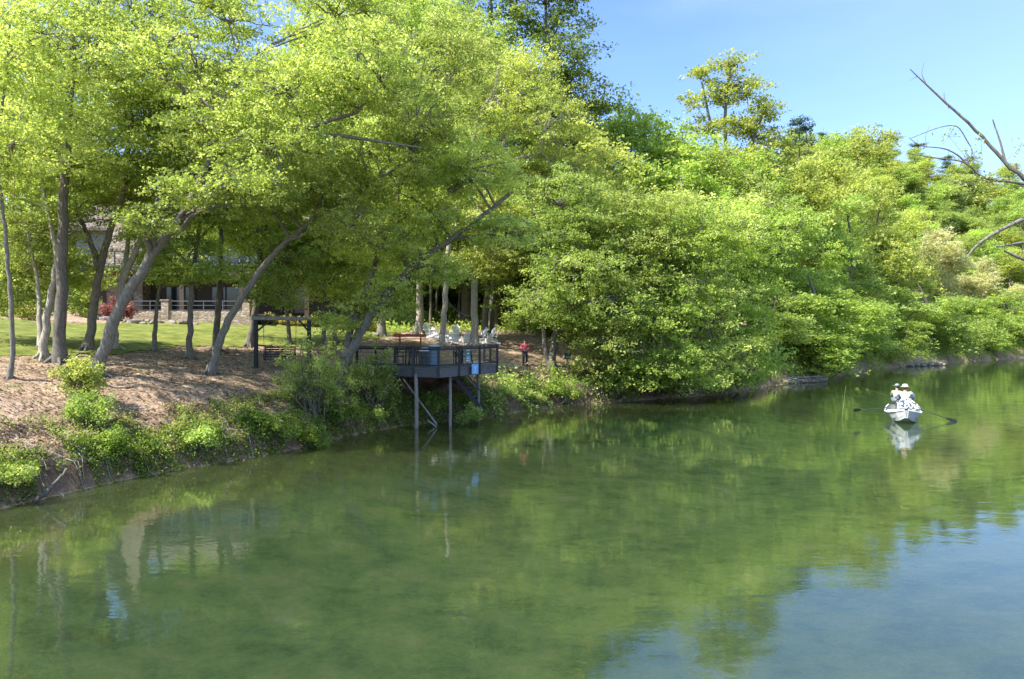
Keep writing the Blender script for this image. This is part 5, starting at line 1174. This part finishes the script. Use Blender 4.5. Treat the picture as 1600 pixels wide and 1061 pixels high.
def person(label, J, loc, rz, mats, hair='short', hat=None):
    """J: joints in metres, facing -Y"""
    e = empty('person', loc, rz, label, 'person'); V_ = Vector
    nm = ['pelvis', 'belly', 'chest', 'neck', 'jaw', 'skull', 'shL', 'elL', 'wrL', 'paL', 'shR', 'elR', 'wrR', 'paR', 'hiL', 'knL', 'anL', 'toL', 'hiR', 'knR', 'anR', 'toR']
    rad = dict(pelvis=(.14, .11), belly=(.125, .10), chest=(.15, .11), neck=.055, jaw=(.07, .08), skull=(.085, .10), shL=.062, elL=.043, wrL=.028, paL=(.04, .022), hiL=.088, knL=.058, anL=.04, toL=(.045, .03))
    for k in list(rad):
        if k[-1] == 'L': rad[k[:-1] + 'R'] = rad[k]
    ix = {n: i for i, n in enumerate(nm)}; E = [('pelvis', 'belly'), ('belly', 'chest'), ('chest', 'neck'), ('neck', 'jaw'), ('jaw', 'skull')]
    for s in 'LR': E += [('chest', 'sh' + s), ('sh' + s, 'el' + s), ('el' + s, 'wr' + s), ('wr' + s, 'pa' + s), ('pelvis', 'hi' + s), ('hi' + s, 'kn' + s), ('kn' + s, 'an' + s), ('an' + s, 'to' + s)]
    v, f = skin_mesh([J[n] for n in nm], [(ix[a], ix[b]) for a, b in E], [rad[n] for n in nm])
    b = MB(); b.add(v, f); hd = V_(J['skull']); fw = V_(J.get('face', (0, -1, 0))).normalized(); sd_ = fw.cross(V_((0, 0, 1))).normalized(); up = V_((0, 0, 1))
    b.ball(hd + fw * .105 - up * .03, (.016, .016, .024), 8, 6)
    for s in (-1, 1): b.ball(hd + sd_ * s * .088 - up * .02 - fw * .01, (.014, .02, .032), 7, 5)
    for s in 'LR':
        w = V_(J['wr' + s]); p = V_(J['pa' + s]); d = (p - w).normalized(); cr_ = V_(J.get('curl' + s, (0, 0, -1))); lat = d.cross(cr_).normalized()
        for i, ln in enumerate((.072, .08, .074, .058)):
            r_ = p + d * .015 + lat * (-.027 + .018 * i); b.tube([r_, r_ + d * ln * .45 + cr_ * .008, r_ + d * ln * .75 + cr_ * ln * .4, r_ + d * ln * .6 + cr_ * ln * .75], [.0095, .009, .008, .0065], 6)
        t0 = w + d * .03 - lat * .03 * (1 if s == 'L' else -1); b.tube([t0, t0 + d * .03 - lat * .02 * (1 if s == 'L' else -1), t0 + d * .055 + cr_ * .02], [.012, .011, .008], 6)
    b.build('body', SKIN, e, smooth=True)
    ey = MB(); [ey.ball(hd + fw * .088 + sd_ * s * .034 + up * .008, (.012, .012, .009), 7, 5) for s in (-1, 1)]; ey.build('eyes', HAIRM, e)
    mo = MB(); mo.ball(hd + fw * .092 - up * .072, (.024, .012, .006), 8, 5); mo.build('mouth', mat('lips', (.4, .12, .1), .6, bump=0), e)
    # garments: slightly larger shells over the same joints
    def garment(name, names, m, grow, cut=None):
        pts = [V_(J[n]) for n in names]; ed = [(names.index(a), names.index(c)) for a, c in E if a in names and c in names]
        rr = [tuple(x * 1.0 + grow for x in (rad[n] if isinstance(rad[n], tuple) else (rad[n],) * 2)) for n in names]
        if cut:
            for n, (o_, t) in cut.items():
                i = names.index(n); pts[i] = V_(J[o_]).lerp(V_(J[n]), t)
        v, f = skin_mesh(pts, ed, rr); g = MB(); g.add(v, f); return g.build(name, m, e, smooth=True)
    garment('shirt', ['pelvis', 'belly', 'chest', 'shL', 'elL', 'wrL', 'shR', 'elR', 'wrR'] , mats[0], .028, {'wrL': ('elL', .8), 'wrR': ('elR', .8)})
    garment('trousers', ['pelvis', 'hiL', 'knL', 'anL', 'hiR', 'knR', 'anR'], mats[1], .026, {'anL': ('knL', .93), 'anR': ('knR', .93)})
    for s in 'LR':
        a = V_(J['an' + s]); t_ = V_(J['to' + s]); g = MB(); d = (t_ - a); d.z = 0; d.normalize(); g.ball(a.lerp(t_, .45) - V_((0, 0, .0)), (.065, .13, .06) if abs(d.y) > .5 else (.13, .065, .06), 10, 7); g.build('shoe', HAIRM, e, smooth=True)
    h = MB(); back = -fw
    h.ball(hd + up * .025 + back * .018, (.098, .112, .105), 12, 8)
    if hair == 'long': h.ball(hd + back * .06 - up * .1, (.09, .05, .14), 10, 7)
    h.build('hair', HAIRM, e, smooth=True)
    if hat:
        g = MB(); c = hd + up * .075
        if hat[0] == 'bucket': g.lathe(c, [(.20, -.035), (.118, .0), (.108, .06), (.085, .105), (.03, .115)], 18)
        else:
            g.lathe(c, [(.116, -.02), (.113, .03), (.09, .085), (.03, .105)], 16); g.box(c + fw * .15 - up * .01, (.16, .13, .015), rz=math.atan2(fw.y, fw.x) + math.pi / 2)
        g.build('hat', hat[1], e, smooth=True)
    return e
std = dict(pelvis=(0, 0, .94), belly=(0, -.01, 1.10), chest=(0, .0, 1.30), neck=(0, 0, 1.48), jaw=(0, -.02, 1.55), skull=(0, -.01, 1.64),
           shL=(.18, 0, 1.39), elL=(.27, .02, 1.12), wrL=(.16, -.20, 1.08), paL=(.12, -.27, 1.10), shR=(-.18, 0, 1.39), elR=(-.28, .03, 1.12), wrR=(-.20, -.20, 1.14), paR=(-.16, -.26, 1.18),
           hiL=(.10, 0, .88), knL=(.13, -.03, .49), anL=(.14, .03, .09), toL=(.17, -.11, .04), hiR=(-.10, 0, .88), knR=(-.10, -.07, .49), anR=(-.11, -.02, .09), toR=(-.13, -.16, .04))
person('person in a pink top and dark trousers standing on the mulch right of the deck', std, hit(820, 571), .25, (mat('pink_cloth', (.62, .08, .15), .85, var=.2, bump=.2), mat('dark_cloth', (.03, .032, .04), .9, var=.2)), hair='long')

# ------------------------------------------------------------------ boat, rower, angler
BD = 38.9; BX = (1412 - 800) * BD / F; BR = -.42
def boat():
    e = empty('rowing_boat', (BX, BD, 0), BR, 'white flat bottomed rowing boat with two anglers on the river', 'boat')
    S = [(-2.15, .06, .10, .34, .72), (-1.7, .30, .46, .14, .60), (-1.0, .50, .74, .02, .48), (0, .58, .87, -.04, .44), (1.0, .52, .80, .0, .46), (1.8, .42, .66, .10, .56), (2.15, .36, .56, .18, .60)]
    def shell(off, mb, zadd=0):
        vs = []; n = len(S)
        for (y, b, t_, z0, z1) in S:
            b = max(.02, b - off); t_ = max(.03, t_ - off)
            vs += [(-t_, y, z1), (-(b + (t_ - b) * .45), y, z0 + (z1 - z0) * .42), (-b, y, z0 + zadd), (0, y, z0 - .02 + zadd), (b, y, z0 + zadd), (b + (t_ - b) * .45, y, z0 + (z1 - z0) * .42), (t_, y, z1)]
        fs = [(i * 7 + k, i * 7 + k + 1, (i + 1) * 7 + k + 1, (i + 1) * 7 + k) for i in range(n - 1) for k in range(6)]
        fs += [tuple(range(7))[::-1], tuple((n - 1) * 7 + k for k in range(7))]
        mb.add(vs, fs)
    hullm = mat('white_hull', (.46, .48, .47), .4, var=.12, scale=3, bump=.05)
    h = MB(); shell(0, h); h.build('hull', hullm, e, smooth=False)
    g = MB(); shell(.035, g, .03); g.build('inner_hull', mat('pale_inner_hull', (.38, .38, .33), .6, var=.15), e)
    for s in (-1, 1):
        g = MB(); g.tube([(s * t_, y, z1 + .01) for y, b, t_, z0, z1 in S], .035, 8); g.build('gunwale', WHITE, e, smooth=True)
        g = MB(); g.tube([(s * .87, 0.15, .44), (s * .88, .15, .56)], .02, 8); g.build('oarlock', BLACK, e)
    f = MB(); f.box((0, .15, .22), (1.15, 3.0, .03)); f.build('floor', ALU, e)
    for y, nm in ((-.05, 'rowing_seat'), (1.15, 'angler_seat')):
        f = MB(); f.box((0, y, .50), (.44, .4, .56)); f.box((0, y, .80), (.5, .44, .07)); f.build(nm, mat('seat_vinyl', (.55, .57, .6), .6, var=.1), e, bevel=.02)
    f = MB(); f.box((0, -.35, .52), (1.5, .34, .05)); f.build('thwart', WHITE, e, bevel=.01)
boat()
def blotch(name, a, b, sc=9):
    m, t, out = new_mat(name); N = t.nodes.new; L = t.links.new; p = N('ShaderNodeBsdfPrincipled'); p.inputs['Roughness'].default_value = .8; L(p.outputs[0], out.inputs[0])
    tc = N('ShaderNodeTexCoord'); n = N('ShaderNodeTexNoise'); n.inputs['Scale'].default_value = sc; n.inputs['Detail'].default_value = 1; L(tc.outputs['Object'], n.inputs['Vector'])
    r = N('ShaderNodeValToRGB'); r.color_ramp.interpolation = 'CONSTANT'; e = r.color_ramp.elements; e[0].color = (*a, 1); e[1].position = .52; e[1].color = (*b, 1); L(n.outputs[0], r.inputs[0]); L(r.outputs[0], p.inputs['Base Color']); return m
def cover_bag():
    R_ = Matrix.Rotation(BR, 4, 'Z'); e = MB()
    prof = [(-.42, .0), (-.40, .22), (-.26, .48), (0, .58), (.24, .46), (.5, .26), (.66, .02)]
    n = len(prof); vs = [(x, -.22, z) for x, z in prof] + [(x * .92, .0, z * 1.1) for x, z in prof] + [(x, .12, z) for x, z in prof]
    fs = [(i, i + 1, n + i + 1, n + i) for i in range(n - 1)] + [(n + i, n + i + 1, 2 * n + i + 1, 2 * n + i) for i in range(n - 1)] + [tuple(range(n))[::-1], tuple(range(2 * n, 3 * n)), (0, n, 2 * n, 2 * n + n - 1, n + n - 1, n - 1)]
    e.add(vs, fs); o = e.build('gear_cover', blotch('blotched_cover', (.55, .57, .58), (.09, .10, .12)), smooth=False, bevel=.02)
    o.location = Vector((BX, BD, 0)) + R_ @ Vector((.12, -.47, .652)); o.rotation_euler.z = BR; tag(o, 'white cloth with dark blotches draped over gear behind the rower', 'gear cover')
cover_bag()
row = dict(pelvis=(0, 0, .98), belly=(0, -.04, 1.12), chest=(0, -.10, 1.32), neck=(0, -.13, 1.50), jaw=(0, -.17, 1.56), skull=(0, -.17, 1.65), face=(.15, -1, -.15),
           shL=(.21, -.10, 1.41), elL=(.34, -.24, 1.18), wrL=(.30, -.48, 1.08), paL=(.27, -.55, 1.06), shR=(-.21, -.10, 1.41), elR=(-.34, -.24, 1.18), wrR=(-.30, -.48, 1.08), paR=(-.27, -.55, 1.06),
           hiL=(.10, -.02, .95), knL=(.17, -.44, .93), anL=(.18, -.58, .54), toL=(.19, -.72, .48), hiR=(-.10, -.02, .95), knR=(-.17, -.44, .93), anR=(-.18, -.58, .54), toR=(-.19, -.72, .48))
Rb = Matrix.Rotation(BR, 4, 'Z'); B0 = Vector((BX, BD, 0))
CAMO = blotch('grey_white_waders', (.35, .38, .40), (.10, .12, .16), 10)
rw = person('rower in a white shirt and sun hat seated in the boat, seen from behind', row, B0 + Rb @ Vector((.1, .0, .0)), BR + math.pi, (mat('white_cloth', (.50, .58, .66), .8, var=.1, bump=.2), CAMO), hat=('bucket', mat('pale_hat', (.45, .42, .30), .8)))
ang = dict(row); ang.update(face=(.9, -.3, 0), wrL=(.26, -.40, 1.20), paL=(.28, -.46, 1.24), wrR=(-.20, -.42, 1.16), paR=(-.14, -.48, 1.18), elL=(.30, -.2, 1.16), elR=(-.30, -.22, 1.14))
person('angler in a pale vest and blue grey cap sitting beyond the rower', ang, B0 + Rb @ Vector((-.28, 1.15, .0)), BR + math.pi * .86, (mat('pale_vest', (.30, .33, .26), .8, var=.2, bump=.2), mat('grey_trousers', (.14, .17, .20), .8)), hat=('cap', mat('blue_cap', (.20, .32, .42), .8)))
GO = 'oars of the rowing boat'
def oar(label, hand, lock, blade, bl=.62):
    hand = Vector(hand); lock = Vector(lock); blade = Vector(blade); e = empty('oar', lock, 0, label, 'oar', GO); d = (blade - lock).normalized()
    m_ = MB(); m_.tube([hand - lock, (0, 0, 0), blade - lock], .019, 8); m_.build('shaft', mat('dark_shaft', (.05, .055, .06), .5), e, smooth=True)
    m_ = MB(); m_.tube([hand - lock, hand - lock + d * .14], .024, 8); m_.build('grip', BLACK, e)
    side = d.cross(Vector((0, 0, 1))).normalized(); up = side.cross(d); p = blade - lock
    prof = [(0, .025), (.10, .06), (.25, .085), (.5, .09), (bl, .06), (bl + .03, .02)]; vs = []
    for t_, w in prof: c = p + d * t_; vs += [c + up * w - side * .008, c + up * w + side * .008, c - up * w + side * .008, c - up * w - side * .008]
    n = len(prof); fs = [(i * 4 + k, i * 4 + (k + 1) % 4, i * 4 + 4 + (k + 1) % 4, i * 4 + 4 + k) for i in range(n - 1) for k in range(4)] + [(0, 3, 2, 1), tuple((n - 1) * 4 + k for k in range(4))]
    m_ = MB(); m_.add(vs, fs); m_.build('blade', BLACK, e)
lk = [B0 + Rb @ Vector((s * .88, .15, .56)) for s in (-1, 1)]; hn = [B0 + Rb @ Vector((s * .2, .46, .98)) for s in (-1, 1)]
rw.scale = (1.28, 1.2, 1.06); rw.location.z = -.05
oar('oar on the left side with its black blade lifted above the water', B0 + Rb @ Vector((-.17, .56, 1.06)), lk[0], at(1346, 640.5, 38.3))
oar('oar on the right side with its black blade touching the water', B0 + Rb @ Vector((.37, .56, 1.06)), lk[1], at(1479, 653.5, 38.3), .5)
def rod():
    h = B0 + Rb @ Vector((-.75, .95, 1.2)); tip = at(1322, 603, 39.8); m_ = MB(); e = empty('fishing_rod', h, 0, 'thin fishing rod held out to the left over the water with its line hanging down', 'fishing rod')
    m_.tube([Vector((.3, .1, -.06)), (0, 0, 0), (tip - h) * .5 + Vector((0, 0, .06)), tip - h], [.008, .006, .003, .0015], 6); m_.build('rod', mat('rod_olive', (.25, .24, .08), .4), e)
    m_ = MB(); m_.tube([tip - h, Vector((tip.x - .33, tip.y - .3, 0.0)) - h], [.002, .002], 4); m_.build('line', mat('fishing_line', (.65, .66, .30), .5), e)
    m_ = MB(); m_.lathe((.15, .05, -.09), [(.04, -.02), (.04, .02)], 10); m_.build('reel', BLACK, e)
rod()
